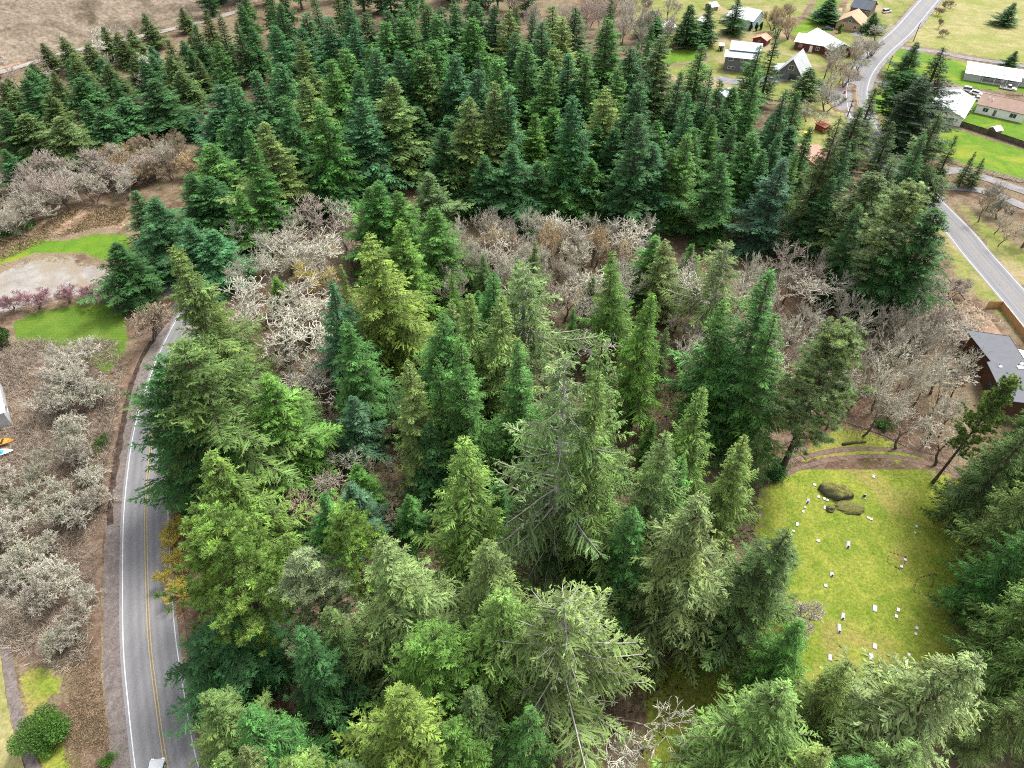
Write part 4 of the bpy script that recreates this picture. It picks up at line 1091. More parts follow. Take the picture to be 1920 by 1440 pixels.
# pale blue house
h = gable('house', 'pale blue house with a plain white metal roof, three dark shrubs before it', (95, 320.5), (104, 313.2), 6.4, 3.6, 3.7, 6.3, BLUEP, METALROOF, ribs=0.9,
      wins=(('f', 2.2, 2.0, 1.0, 0.9), ('f', 5.0, 2.0, 1.0, 0.9), ('f', 8.2, 2.0, 1.0, 0.9), ('e', -2.0, 1.2, 1.1, 1.2), ('f', 9.8, 0.1, 0.9, 2.0, 'door', WHITE)))
m = MB().box(-3.4, -0.4, -5.6, -0.5, 0, 0.35); m.build('deck', WOOD, h)
for x, y in ((-3.3, -5.5), (-3.3, -0.6), (-0.5, -5.5)): MB().box(x - 0.06, x + 0.06, y - 0.06, y + 0.06, 0.35, 2.4).build('deck_post', WOOD, h)
slab_roof(h, [(-3.5, -5.7, 2.4), (-0.35, -5.7, 2.6), (-0.35, -0.4, 2.6), (-3.5, -0.4, 2.4)], 0.1, paint('dark_roofing', (0.07, 0.065, 0.06)), 'deck_roof')
# red-roofed shed
a = G(1427, 68, 3.4); b_ = G(1440, 59, 3.4)
gable('shed', 'small red-brown shed with one rusty orange and one pale roof slope', a, b_, 2.6, 2.9, 2.3, 3.5, REDP, paint('rusty_roof', (0.46, 0.155, 0.085), var=0.35, scale=1.0, dirt=(0.62, 0.50, 0.44)), L=5.0, ov=0.3, cat='shed', wins=(('a', 0.2, 0.1, 1.2, 1.9, 'door', WOOD, WOOD),))
# dark grey two-storey house
h = empty('house', (77.9, 262.0, 0), math.atan2(-2.6, 8.4)); tag(h, 'dark grey two-storey house with stepped bluish metal roofs', 'house', 'houses of the village')
xtr(MB(), [(0, 0), (4.6, 0), (4.6, 5.85), (0, 5.15)], 0, 11).build('wall', GREYP, h)
xtr(MB(), [(4.65, 0), (10, 0), (10, 7.1), (4.65, 6.3)], 1.4, 11.6).build('wall', GREYP, h)
slab_roof(h, [(-0.6, -0.7, 5.15), (11.5, -0.7, 5.15), (11.5, 4.6, 6.0), (-0.6, 4.6, 6.0)], 0.14, GREYMETAL)
slab_roof(h, [(0.8, 3.6, 6.38), (12.2, 3.6, 6.38), (12.2, 10.7, 7.4), (0.8, 10.7, 7.4)], 0.16, GREYMETAL)
for x, z, w in ((2.0, 3.9, 1.8), (6.0, 3.9, 1.0), (2.0, 1.0, 0.9), (3.3, 1.0, 0.9), (7.8, 1.0, 1.2)): window(h, 'f', x, z, w, 0.75, 0.0, 10, 11)
# A-frame
h = gable('house', 'grey steep-roofed cabin with a dark front gable and open garage', (99.4, 252.8), (105.6, 262.7), 4.3, 4.3, 2.3, 7.3, GREYP, shingle('grey_shingles', (0.34, 0.36, 0.37)), ov=0.6, wins=(('a', 0.0, 3.6, 1.7, 1.4), ('a', -1.2, 0.1, 2.4, 2.2, 'door', DARKGLASS, GREYP)))
slab_roof(h, [(1.0, 4.3, 2.6), (9.0, 4.3, 2.6), (9.0, 7.0, 1.9), (1.0, 7.0, 1.9)], 0.12, GREYMETAL, 'porch_roof')
for x in (1.2, 8.8): MB().box(x - 0.07, x + 0.07, 6.7, 6.84, 0, 1.82).build('porch_post', WOOD, h)
# red-brown house with white roofs
h = gable('house', 'red-brown house with white metal roof and white door facing the camera', (113.2, 289.1), (122.6, 283.7), 4.7, 4.2, 3.2, 4.8, REDP, METALROOF, ribs=0.8, wins=(('f', 6.3, 0.15, 1.0, 2.1, 'door', WHITE), ('f', 8.8, 1.1, 1.2, 1.1), ('f', 2.2, 1.3, 1.0, 1.0)))
MB().tube([(5.4, -1.6, 4.2), (5.4, -1.6, 5.2)], 0.12, 8).build('vent_pipe', GREYMETAL, h)
gable('house', 'pale metal-roofed wing at the red-brown house, half hidden by bare trees', (121.6, 293.5), (125.6, 275.5), 4.3, 4.6, 3.25, 5.25, REDP, paint('pale_metal_roof', (0.60, 0.64, 0.68), rough=0.45, var=0.1), ribs=0.8, wins=(('e', 1.5, 1.1, 1.2, 1.1), ('e', -1.5, 1.1, 1.2, 1.1)))
# orange-tan roofed house, its wing, the slate-roofed one
TANROOF = shingle('tan_shingles', (0.40, 0.275, 0.185))
h = gable('house', 'house with orange-tan roof and small round gable window', G(1597.5, 28.6, 5.8), G(1609.5, 16.6, 5.8), 4.7, 5.0, 3.0, 5.8, TANP, TANROOF, ov=0.7, wins=(('a', 0.0, 3.1, 0.9, 0.9), ('a', -2.6, 0.9, 1.2, 1.2), ('a', 2.4, 0.9, 1.2, 1.2)))
xtr(MB(), [(-3.4, 3.05), (3.4, 3.05), (0, 5.2)], -0.028, -0.004).build('gable_panel', GREYP, h)
gable('house', 'tan-roofed low wing behind bare purple-brown branches at the top edge', G(1540, 10, 4.8), G(1578, 14, 4.8), 4.5, 4.5, 2.8, 4.8, paint('brown_siding', (0.16, 0.105, 0.075)), TANROOF, wins=(('f', 3, 0.9, 1.2, 1.2), ('f', 6, 0.9, 1.2, 1.2)))
gable('house', 'dark slate-roofed house at the very top edge beside the road', G(1606, -4, 5.4), G(1642, 2, 5.4), 5.0, 5.0, 3.1, 5.4, paint('brown_siding', (0.16, 0.105, 0.075)), shingle('slate_shingles', (0.085, 0.095, 0.12)), wins=(('f', 3, 0.9, 1.2, 1.2), ('f', 7, 0.9, 1.2, 1.2)))
# half hidden pale buildings behind the stand
gable('house', 'white-roofed building among grey bare trees behind the stand', G(1232, 50, 4), G(1256, 38, 4), 3.2, 3.2, 2.6, 4.0, LGREY, METALROOF, wins=(('f', 3, 0.9, 1.1, 1.0), ('a', 0, 0.9, 1.1, 1.0)))
gable('shed', 'small white-roofed outbuilding behind the twin dark firs', G(1318, 30, 3), G(1330, 34, 3), 2.2, 2.2, 2.0, 3.0, LGREY, METALROOF, cat='shed', wins=(('f', 1.5, 0.1, 0.9, 1.8, 'door', WOOD),))
gable('shed', 'small pale outbuilding at the top edge among bare trees', G(1330, 5, 3), G(1342, 3, 3), 2.2, 2.2, 2.0, 3.0, WOOD, METALROOF, cat='shed', wins=(('f', 1.5, 0.1, 0.9, 1.8, 'door', WOOD),))
# long white-roofed mobile home
h = empty('house', (162.4, 252.8, 0), math.atan2(-8.0, 14.4)); tag(h, 'long grey mobile home with white roof and covered porch', 'house', 'houses of the village')
MB().box(0, 24, 2.6, 11, 0, 2.95).build('wall', LGREY, h); MB().box(0, 5.2, 0.1, 2.58, 0, 2.45).build('wall', LGREY, h)
MB().box(5.22, 17.0, 0.1, 2.55, 0, 0.45).build('porch_floor', CONC, h)
slab_roof(h, [(-0.5, 2.3, 3.05), (24.5, 2.3, 3.05), (24.5, 6.8, 3.5), (-0.5, 6.8, 3.5)], 0.12, METALROOF); slab_roof(h, [(-0.5, 6.81, 3.5), (24.5, 6.81, 3.5), (24.5, 11.4, 3.05), (-0.5, 11.4, 3.05)], 0.12, METALROOF)
slab_roof(h, [(-0.4, -0.4, 2.55), (17.4, -0.4, 2.55), (17.4, 2.55, 2.85), (-0.4, 2.55, 2.85)], 0.1, METALROOF, 'porch_roof')
for x in (5.6, 9.4, 13.2, 17.0): MB().box(x - 0.07, x + 0.07, 0.12, 0.26, 0.45, 2.42).build('porch_post', WHITE, h)
for x, w in ((7.0, 1.6), (10.5, 1.6), (14.2, 1.8), (19.5, 1.4), (22, 1.2)): window(h, 'f', x, 1.15, w, 1.1, 2.6, 11, 24)
window(h, 'f', 12.2, 0.46, 0.9, 2.0, 2.6, 11, 24, 'door', WHITE)
# grey shingled gable house
h = gable('house', 'white house with light grey shingle roof, gable end at the dark fence', (137.9, 215.8), (148.9, 231.1), 5.2, 5.2, 3.1, 4.9, WHITE, shingle('light_grey_shingles', (0.40, 0.42, 0.44)), wins=(('a', -2.2, 0.9, 1.3, 1.4), ('a', 2.2, 0.9, 1.1, 1.2), ('f', 5, 0.9, 1.3, 1.2), ('f', 12, 0.9, 1.3, 1.2)))
for i in range(4):
    for s in (-1, 1): MB().box(2.5 + i * 4.2, 2.8 + i * 4.2, s * 1.5 - 0.15, s * 1.5 + 0.15, 4.35, 4.62).build('roof_vent', GREYMETAL, h)
# brown roofed white house
h = gable('house', 'white house with brown shingle roof, right of the light grey one', (156.0, 229.0), (167.2, 220.6), 6.2, 2.8, 3.0, 4.5, WHITE, shingle('brown_shingles', (0.235, 0.165, 0.135)), ov=0.4, wins=(('f', 2.8, 1.0, 1.5, 1.2), ('f', 10.8, 1.0, 1.8, 1.3), ('f', 5.6, 0.15, 0.9, 2.0, 'door', GREYP)))
for x in (2.2, 3.4): MB().tube([(x, -1.5 - x * 0.5, 3.8), (x, -1.5 - x * 0.5, 4.55)], 0.16, 8).build('roof_vent', WHITE, h)
# little white-roofed shed, red-brown shed, pink-roofed house
gable('shed', 'little shed with white roof behind the dark board fence', G(1863, 238, 2.4), G(1874, 236, 2.4), 1.5, 1.3, 1.8, 2.5, WOOD, METALROOF, L=2.6, ov=0.2, cat='shed', wins=(('a', 0, 0.1, 0.8, 1.5, 'door', WOOD, WOOD),))
gable('shed', 'red-brown windowless shed at the roadside yard left of the bend', G(1539, 226, 2.6), G(1556, 234, 2.6), 1.8, 1.8, 2.1, 2.5, paint('rust_red_siding', (0.25, 0.065, 0.035), var=0.2), paint('rust_red_siding', (0.25, 0.065, 0.035)), ov=0.25, cat='shed', wins=(('a', 0, 0.1, 0.9, 1.7, 'door', WOOD, WOOD),))
gable('house', 'house with pink-brown roof showing between firs left of the bend', G(1506, 288, 4.6), G(1533, 272, 4.6), 4.6, 4.6, 3.0, 4.6, TANP, shingle('pink_shingles', (0.47, 0.255, 0.205)), wins=(('f', 2, 0.9, 1.2, 1.2), ('a', 0, 0.9, 1.2, 1.2)))
gable('shed', 'grey-roofed shed mostly hidden by firs near the dark grey house', G(1352, 172, 3.2), G(1372, 164, 3.2), 2.6, 2.6, 2.2, 3.2, LGREY, GREYMETAL, cat='shed', wins=(('f', 2, 0.1, 0.9, 1.8, 'door', WOOD),))
# flat-roofed new house at the right edge
h = empty('house', (91.1, 106.1, 0)); tag(h, 'large house with plain dark grey flat roof beside the building lot', 'house', 'houses of the village')
RP = [(0.0, 0.0), (7.7, -2.0), (7.0, -8.6), (12.5, -10.5), (8.5, -21.5), (-2.5, -19.7), (-2.0, -9.4), (-0.9, -9.2), (-1.2, -6.8)]
RP = [(0.0, 0.0), (7.7, -2.0), (6.9, -8.7), (14.0, -10.6), (11.5, -22.5), (-2.4, -19.9), (-0.6, -9.6), (0.25, -9.4)]
m = MB(); m.prism(list(reversed(RP)), 4.35, 4.62)
ROOFM = flat_mat('membrane_roof', (0.115, 0.12, 0.135), 0.8, 0.2, 0.12, 0.7)
rf = m.build('roof', ROOFM, h)
m = MB(); cen = np.mean(np.array(RP), 0); IN = [tuple(cen + (np.array(q) - cen) * 0.87) for q in RP]
m.prism(list(reversed(IN)), 0, 4.346); m.build('wall', paint('rust_wood_cladding', (0.10, 0.048, 0.028), var=0.3, scale=3), h)
m = MB()
for i in range(len(RP)):
    p, q = Vector((*RP[i], 0)), Vector((*RP[(i + 1) % len(RP)], 0)); d = (q - p).normalized(); nn = Vector((-d.y, d.x, 0))
    a0, a1 = p - nn * -0.02, q - nn * -0.02
    m.add([a0 + Vector((0, 0, 4.30)), a1 + Vector((0, 0, 4.30)), a1 + Vector((0, 0, 4.68)), a0 + Vector((0, 0, 4.68)), a0 + nn * 0.06 + Vector((0, 0, 4.30)), a1 + nn * 0.06 + Vector((0, 0, 4.30)), a1 + nn * 0.06 + Vector((0, 0, 4.68)), a0 + nn * 0.06 + Vector((0, 0, 4.68))],
          [(0, 1, 2, 3), (7, 6, 5, 4), (3, 2, 6, 7), (0, 4, 5, 1)])
m.build('fascia', paint('black_fascia', (0.03, 0.03, 0.035)), h)
for x, y, s in ((1.2, -11.0, 0.3), (4.9, -11.2, 0.55), (5.7, -10.2, 0.35), (2.2, -15.0, 0.3)):
    x, y = x, y
    v = MB().box(x - s, x + s, y - s * 0.7, y + s * 0.7, 4.624, 4.80); v.build('roof_vent', WHITE, h); MB().tube([(x - s * 0.3, y + s, 4.624), (x - s * 0.3, y + s, 5.05)], 0.08, 6).build('vent_pipe', paint('black_fascia', (0.03, 0.03, 0.035)), h)
v = MB(); v.prism(list(reversed([(7.75, -4.1), (12.5, -5.6), (12.0, -9.9), (6.95, -8.5)])), 3.2, 3.36); v.build('porch_roof', METALROOF, h)
MB().box(11.4, 11.6, -9.4, -9.2, 0, 3.19).build('porch_post', WOOD, h)
for p_, q_ in ((IN[5], IN[6]), (IN[4], IN[5])):
    p = Vector((*p_, 0)); q = Vector((*q_, 0)); d = (q - p); u = d.normalized(); nn = Vector((u.y, -u.x, 0)); nn = nn if nn.dot(Vector((*cen, 0)) - p) < 0 else -nn
    for f in (0.25, 0.6):
        c = p + d * f; A0, A1 = c - u * 0.9, c + u * 0.9
        mm = MB().hull8([A0 + Vector((0, 0, 1)), A1 + Vector((0, 0, 1)), A1 + nn * 0.05 + Vector((0, 0, 1)), A0 + nn * 0.05 + Vector((0, 0, 1))], [A0 + Vector((0, 0, 2.6)), A1 + Vector((0, 0, 2.6)), A1 + nn * 0.05 + Vector((0, 0, 2.6)), A0 + nn * 0.05 + Vector((0, 0, 2.6))])
        wv = mm.build('window', DARKGLASS, h)
# metal-roofed shed at the left edge
h = empty('shed', (-90.6, 84.3, 0), math.atan2(10.4, -7.3)); tag(h, 'white corrugated metal-roofed shed with a rust streak at the left edge', 'shed')
MB().box(0.4, 12.3, 0.4, 9, 0, 3.4).build('wall', LGREY, h)
RUST = paint('rust_streaked_roof', (0.72, 0.72, 0.72), var=0.12, dirt=(0.50, 0.30, 0.18))
rf = slab_roof(h, [(0, 0, 3.6), (12.7, 0, 3.6), (12.7, 9.4, 4.6), (0, 9.4, 4.6)], 0.1, METALROOF)
m = MB()
for i in range(1, 32): m.box(i * 0.4 - 0.03, i * 0.4 + 0.03, 0.01, 0.02, 3.59, 3.6)
m = MB()
for i in range(1, 32):
    x = i * 0.4; m.add([(x - 0.03, 0, 3.603), (x + 0.03, 0, 3.603), (x + 0.03, 9.4, 4.603), (x - 0.03, 9.4, 4.603), (x, 0, 3.65), (x, 9.4, 4.65)], [(0, 4, 5, 3), (4, 1, 2, 5), (0, 1, 4), (3, 5, 2)])
m.build('corrugation', METALROOF, rf)
slab_roof(h, [(10.8, 1.0, 3.78), (11.7, 1.0, 3.78), (11.7, 8.0, 4.525), (10.8, 8.0, 4.525)], 0.03, paint('rust', (0.36, 0.15, 0.06), var=0.4), 'rust_patch')
window(h, 'f', 4.0, 0.9, 1.2, 1.1, 0.4, 9, 12)
h = gable('house', 'grey house corner behind the tall hedge conifer at the left edge', (-121, 119), (-113.5, 112.5), 3.2, 3.2, 2.8, 4.4, LGREY, shingle('grey_shingles2', (0.30, 0.31, 0.33)), wins=(('f', 4, 0.9, 1.2, 1.2), ('e', 0, 0.9, 1.2, 1.2)))

# ------------------------------------------------------------------ fences
def fence(name, label, pts, height, gap, mat, style, cat='fence'):
    P = [Vector((*q[:2], 0)) for q in pts]; root = empty(name, P[0]); tag(root, label, cat)
    first = {}
    for a, c in zip(P[:-1], P[1:]):
        d = c - a; L = d.length; n = max(1, round(L / gap)); yaw = math.atan2(d.y, d.x); seg = L / n
        for i in range(n + 1):
            q = a + d * (i / n) - P[0]
            key = 'post'
            if key not in first: first[key] = MB().box(-0.06, 0.06, -0.06, 0.06, 0, height + 0.08).mesh('post', mat)
            o = link_mesh('post', first[key], root); o.location = q; o.rotation_euler = (0, 0, yaw)
            if i == n: continue
            key = 'panel%.3f' % seg
            if key not in first:
                m = MB(); rr = random.Random(5)
                if style == 'board':
                    k = int((seg - 0.14) / 0.15); bw = (seg - 0.14) / k
                    for j in range(k): m.box(0.07 + j * bw + 0.006, 0.07 + (j + 1) * bw - 0.006, -0.012, 0.012, 0.05, height - 0.04 + rr.uniform(-0.04, 0.04))
                    for z in (0.4, height - 0.35): m.box(0.062, seg - 0.062, 0.014, 0.055, z, z + 0.09)
                else:
                    for z in style: m.box(0.062, seg - 0.062, -0.025, 0.025, z, z + 0.12)
                first[key] = m.mesh('panel', mat)
            o = link_mesh('panel' if style == 'board' else 'rail', first[key], root); o.location = q; o.rotation_euler = (0, 0, yaw)
    return root
DARKF = flat_mat('dark_weathered_fence', (0.075, 0.056, 0.046), var=0.5, scale=2.5, dirt=(0.14, 0.12, 0.10))
CEDAR = flat_mat('new_cedar', (0.50, 0.295, 0.135), var=0.25, scale=2.5)
fence('board_fence', 'dark weathered board fence between the houses and the paddock', [G(1774, 230), G(1850, 254), G(1940, 284)], 1.9, 2.4, DARKF, 'board')
fence('board_fence', 'new cedar board fence round the bare building lot', [G(1848, 578), G(1873, 578), G(1938, 662)], 1.9, 2.4, CEDAR, 'board')
fence('rail_fence', 'white rail fence beside the road bend lawn', [G(1681, 213), G(1695, 232)], 1.1, 2.4, WHITE, (0.3, 0.62, 0.95))
fence('rail_fence', 'grey rail fence along the paddock\'s lower edge', [G(1842, 322), G(1880, 334), G(1950, 354)], 1.2, 3.0, paint('grey_rail', (0.36, 0.35, 0.33)), (0.35, 0.7, 1.02))
fence('rail_fence', 'white low barrier along the far hill road', [G(30, 130), G(110, 106), G(200, 85)], 0.8, 4.0, WHITE, (0.4, 0.62))

# ------------------------------------------------------------------ vehicles
RUBBER = paint('tyre_rubber', (0.02, 0.02, 0.02), var=0.1); CHROME = paint('wheel_rim', (0.45, 0.45, 0.46), rough=0.35, var=0.05)
LAMP = paint('headlight_lens', (0.75, 0.76, 0.78), rough=0.15, var=0.02); REDL = paint('rear_light_lens', (0.35, 0.02, 0.02), rough=0.2, var=0.02)
WM = MB().tube([(0, -0.11, 0), (0, 0.11, 0)], 0.34, 16).mesh('wheel', RUBBER); RM = MB().tube([(0, -0.118, 0), (0, 0.118, 0)], 0.20, 12).mesh('rim', CHROME)
def vehicle(label, x, y, yaw, col, kind='car', group='parked vehicles'):
    """sedan, suv or pickup: long axis +x"""
    nm = {'car': 'car', 'suv': 'car', 'pickup': 'pickup_truck'}[kind]
    t = empty(nm, (x, y, 0.02), R(yaw)); m_, nt, b = new_mat('car_paint', 0.25, 0.6); b.inputs['Base Color'].default_value = (*col, 1); b.inputs['Coat Weight'].default_value = 0.5
    hl = 2.2 if kind != 'pickup' else 2.6; zc = 0.86; w = 0.88
    body = [(-hl, 0.32), (-hl - 0.04, 0.6), (-hl + 0.05, zc - 0.02), (-hl * 0.4, zc + 0.02), (hl * 0.42, zc), (hl - 0.25, zc - 0.10), (hl, 0.62), (hl + 0.02, 0.36)]
    m = MB(); n = len(body)
    for s, ww in ((-1, w), (1, w)): pass
    m.add([(px, -w + (0.08 if pz > 0.8 else 0), pz) for px, pz in body] + [(px, w - (0.08 if pz > 0.8 else 0), pz) for px, pz in body], [tuple(range(n)), tuple(range(2 * n - 1, n - 1, -1))] + [((i + 1) % n, i, i + n, (i + 1) % n + n) for i in range(n)])
    bd = m.build('body', m_, t)
    if kind == 'car': c0, c1, r0, r1, zr = -1.75, 0.95, -1.05, 0.30, 1.42
    elif kind == 'suv': c0, c1, r0, r1, zr = -2.1, 0.95, -1.85, 0.35, 1.68
    else: c0, c1, r0, r1, zr = -0.55, 1.15, -0.35, 0.60, 1.66
    gl = MB().hull8([(c0, -0.78, zc - 0.03), (c1, -0.78, zc - 0.03), (c1, 0.78, zc - 0.03), (c0, 0.78, zc - 0.03)], [(r0, -0.62, zr - 0.05), (r1, -0.62, zr - 0.05), (r1, 0.62, zr - 0.05), (r0, 0.62, zr - 0.05)]); gl.build('windows', DARKGLASS, t)
    MB().hull8([(r0 - 0.03, -0.64, zr - 0.048), (r1 + 0.05, -0.64, zr - 0.048), (r1 + 0.05, 0.64, zr - 0.048), (r0 - 0.03, 0.64, zr - 0.048)], [(r0 + 0.08, -0.56, zr + 0.02), (r1 - 0.06, -0.56, zr + 0.02), (r1 - 0.06, 0.56, zr + 0.02), (r0 + 0.08, 0.56, zr + 0.02)]).build('roof', m_, t)
    if kind == 'pickup': MB().box(-hl + 0.12, c0 - 0.12, -0.72, 0.72, zc + 0.022, zc + 0.05).build('truck_bed', RUBBER, t)
    for sx in (-1.35, 1.38):
        for sy in (-0.80, 0.80):
            q = link_mesh('wheel', WM, t); q.location = (sx * (hl / 2.2), sy, 0.34); r_ = link_mesh('rim', RM, q)
    for sy in (-0.62, 0.62):
        MB().box(hl - 0.10, hl + 0.03, sy - 0.17, sy + 0.17, 0.62, 0.74).build('headlight', LAMP, t); MB().box(-hl - 0.06, -hl + 0.02, sy - 0.15, sy + 0.15, 0.64, 0.80).build('tail_light', REDL, t)
        MB().box(0.62, 0.80, sy * 1.45 - 0.10, sy * 1.45 + 0.10, 0.88, 1.0).build('mirror', m_, t)
    tag(t, label, 'pickup' if kind == 'pickup' else 'car', group); return t
def veh(label, px, py, yaw, col, kind='car'): q = G(px, py); return vehicle(label, q.x, q.y, yaw, col, kind)
q = G(291, 1463); c = vehicle('silver car driving on the left road at the lower edge', q.x, q.y, 96, (0.42, 0.44, 0.46), 'car', None)
veh('white car in front of the steep-roofed grey cabin', 1491, 146, 40, (0.75, 0.75, 0.75))
veh('dark blue car behind the red-brown house', 1551, 56, -20, (0.03, 0.035, 0.06))
veh('dark car with white bonnet on the grass by the tan-roofed wing', 1530, 27, 55, (0.10, 0.10, 0.11), 'suv')
veh('white car parked by the village road near the top edge', 1662, 24, 20, (0.75, 0.75, 0.75), 'suv')
veh('white van-like car behind the light grey roof', 1816, 172, -28, (0.75, 0.75, 0.75), 'suv')
veh('white car between the grey and the brown roofs', 1830, 178, -40, (0.75, 0.75, 0.75))
veh('cream car beside the brown roof\'s left end', 1834, 189, -50, (0.70, 0.66, 0.58))
veh('white pickup in front of the long mobile home', 1889, 168, -30, (0.75, 0.74, 0.74), 'pickup')
veh('black car beside the white house with grey roof', 1812, 212, 52, (0.03, 0.03, 0.035))

# small boats at the left edge
def boat(label, x, y, yaw, hull, deck, cover=None):
    t = empty('boat', (x, y, 0.05), R(yaw)); st = [(-2.2, 0.62), (-1.0, 0.78), (0.4, 0.76), (1.5, 0.46), (2.3, 0.03)]; V = []; F = []
    for px, w in st: V += [(px, -w, 0.62), (px, -w * 0.75, 0.22), (px, 0, 0.05 + max(0, px - 1) * 0.15), (px, w * 0.75, 0.22), (px, w, 0.62)]
    for i in range(len(st) - 1):
        for k in range(4): F.append((i * 5 + k, i * 5 + k + 1, i * 5 + 6 + k, i * 5 + 5 + k))
    F.append((0, 4, 3, 2, 1)); MB().add(V, F).build('hull', hull, t)
    V = [(px, s * w, 0.63) for px, w in st for s in (-1, 1)]; F = [(2 * i, 2 * i + 2, 2 * i + 3, 2 * i + 1) for i in range(len(st) - 1)]
    MB().add(V, F).build('deck', deck, t)
    if cover: MB().hull8([(-1.6, -0.55, 0.64), (0.7, -0.5, 0.64), (0.7, 0.5, 0.64), (-1.6, 0.55, 0.64)], [(-1.2, -0.2, 1.0), (0.4, -0.15, 0.95), (0.4, 0.15, 0.95), (-1.2, 0.2, 1.0)]).build('cover', cover, t)
    else:
        for px in (-1.1, 0.3): MB().box(px - 0.16, px + 0.16, -0.6, 0.6, 0.635, 0.74).build('seat', RUBBER, t)
    tag(t, label, 'boat', 'small boats at the left edge'); return t
q = G(4, 833); boat('upper of two small boats at the left edge, orange hull', q.x, q.y, 12, paint('orange_hull', (0.62, 0.26, 0.03)), paint('orange_hull', (0.62, 0.26, 0.03)))
q = G(2, 853); boat('lower of two small boats at the left edge, bright blue cover', q.x, q.y, 14, paint('green_hull', (0.12, 0.16, 0.13)), WHITE, paint('blue_cover', (0.03, 0.26, 0.62)))

# ------------------------------------------------------------------ street furniture
POLEW = paint('pole_wood', (0.13, 0.095, 0.075), var=0.3, scale=4)
def pole(ax, ay, b, label, yaw):
    x, y, h = apex(ax, ay, b); t = empty('utility_pole', (x, y, 0), R(yaw)); MB().tube([(0, 0, 0), (0, 0, h)], [0.17, 0.11], 8).build('shaft', POLEW, t)
    ca = MB().box(-1.25, 1.25, -0.06, 0.06, h - 0.75, h - 0.60).build('crossarm', POLEW, t)
    for px in (-1.1, -0.45, 0.45, 1.1): MB().tube([(px, 0, h - 0.6), (px, 0, h - 0.38)], [0.05, 0.07], 6).build('insulator', LGREY, ca)
    MB().tube([(0.32, -0.1, h - 2.6), (0.32, -0.1, h - 1.6)], 0.22, 10).build('transformer', LGREY, t)
    tag(t, label, 'utility pole', 'utility poles along the village road')
pole(1600, 186, 219, 'utility pole at the sharp road bend, lowest of the three', 20); pole(1674, 104, 162, 'tall utility pole by the driveway inside the bend', 50); pole(1726, 42, 78, 'farthest utility pole, beside the straight road', 55)
x, y = G(1698, 285).xy; t = empty('road_sign', (x, y, 0), R(8)); h_ = 2.5
MB().tube([(0, 0, 0), (0, 0, h_)], 0.05, 6).build('post', GREYMETAL, t); YEL = paint('sign_yellow', (0.72, 0.40, 0.02), var=0.05, rough=0.5)
pl = MB().extrude_y([(0, h_ - 0.75), (0.62, h_ - 0.13), (0, h_ + 0.49), (-0.62, h_ - 0.13)], -0.09, -0.055).build('warning_plate', YEL, t)
BLK = paint('sign_black', (0.015, 0.015, 0.015), var=0.02)
MB().extrude_y([(-0.06, h_ - 0.5), (0.06, h_ - 0.5), (0.06, h_ - 0.15), (0.24, h_ - 0.05), (0.20, h_ + 0.06), (-0.06, h_ - 0.08)], -0.098, -0.0905).build('arrow', BLK, pl)
MB().box(-0.3, 0.3, -0.085, -0.056, h_ - 1.35, h_ - 0.85).build('advisory_plate', paint('sign_pale', (0.70, 0.60, 0.30), var=0.05), t)
tag(t, 'yellow diamond warning sign with black arrow by the hidden road bend', 'road sign')
x, y = G(1583, 176).xy; t = empty('barrel', (x, y, 0)); MB().tube([(0, 0, 0), (0, 0, 1.0)], [0.36, 0.32], 12).build('drum', paint('barrel_red', (0.60, 0.10, 0.06)), t); MB().tube([(0, 0, 1.0), (0, 0, 1.06)], 0.34, 12).build('lid', paint('barrel_red', (0.6, 0.1, 0.06)), t); tag(t, 'small red barrel at the edge of the road bend', 'barrel')
x, y = G(1513, 254).xy; t = empty('garden_cart', (x, y, 0), R(-15)); YC = paint('cart_yellow', (0.62, 0.40, 0.02))
MB().hull8([(-0.9, -0.5, 0.45), (0.9, -0.5, 0.45), (0.9, 0.5, 0.45), (-0.9, 0.5, 0.45)], [(-1.2, -0.7, 1.0), (1.2, -0.7, 1.0), (1.2, 0.7, 1.0), (-1.2, 0.7, 1.0)]).build('tray', YC, t)
for sy in (-0.7, 0.7): q = link_mesh('wheel', WM, t); q.location = (0, sy, 0.34)
MB().tube([(1.1, 0, 0.8), (2.1, 0, 0.9)], 0.04, 6).build('handle', BLK, t); tag(t, 'yellow cart in the roadside yard above the pink-brown roof', 'cart')
x, y = G(1287, 94).xy; t = empty('utility_trailer', G(1272, 92), R(8)); MB().box(-2.2, 2.2, -0.9, 0.9, 0.5, 0.62).build('bed', WOOD, t)
for sy in (-0.88, 0.88): MB().box(-2.2, 2.2, sy - 0.03, sy + 0.03, 0.622, 1.1).build('side_board', WOOD, t); q = link_mesh('wheel', WM, t); q.location = (0, sy * 1.15, 0.34)
MB().box(2.2, 3.3, -0.06, 0.06, 0.45, 0.56).build('drawbar', GREYMETAL, t); tag(t, 'low trailer on bare earth beneath the twin dark firs', 'trailer')
x, y = G(1351, 95).xy; t = empty('outhouse', (x, y, 0), R(-15)); MB().box(-0.9, 0.9, -0.9, 0.9, 0, 2.2).build('wall', WOOD, t); slab_roof(t, [(-1.1, -1.2, 2.2), (1.1, -1.2, 2.2), (1.1, 1.1, 2.6), (-1.1, 1.1, 2.6)], 0.08, METALROOF); window(t, 'f', 0, 0.1, 0.8, 1.7, -0.9, 0.9, 1, 'door', BLK); tag(t, 'tiny dark hut with pale roof left of the dark grey house', 'hut')
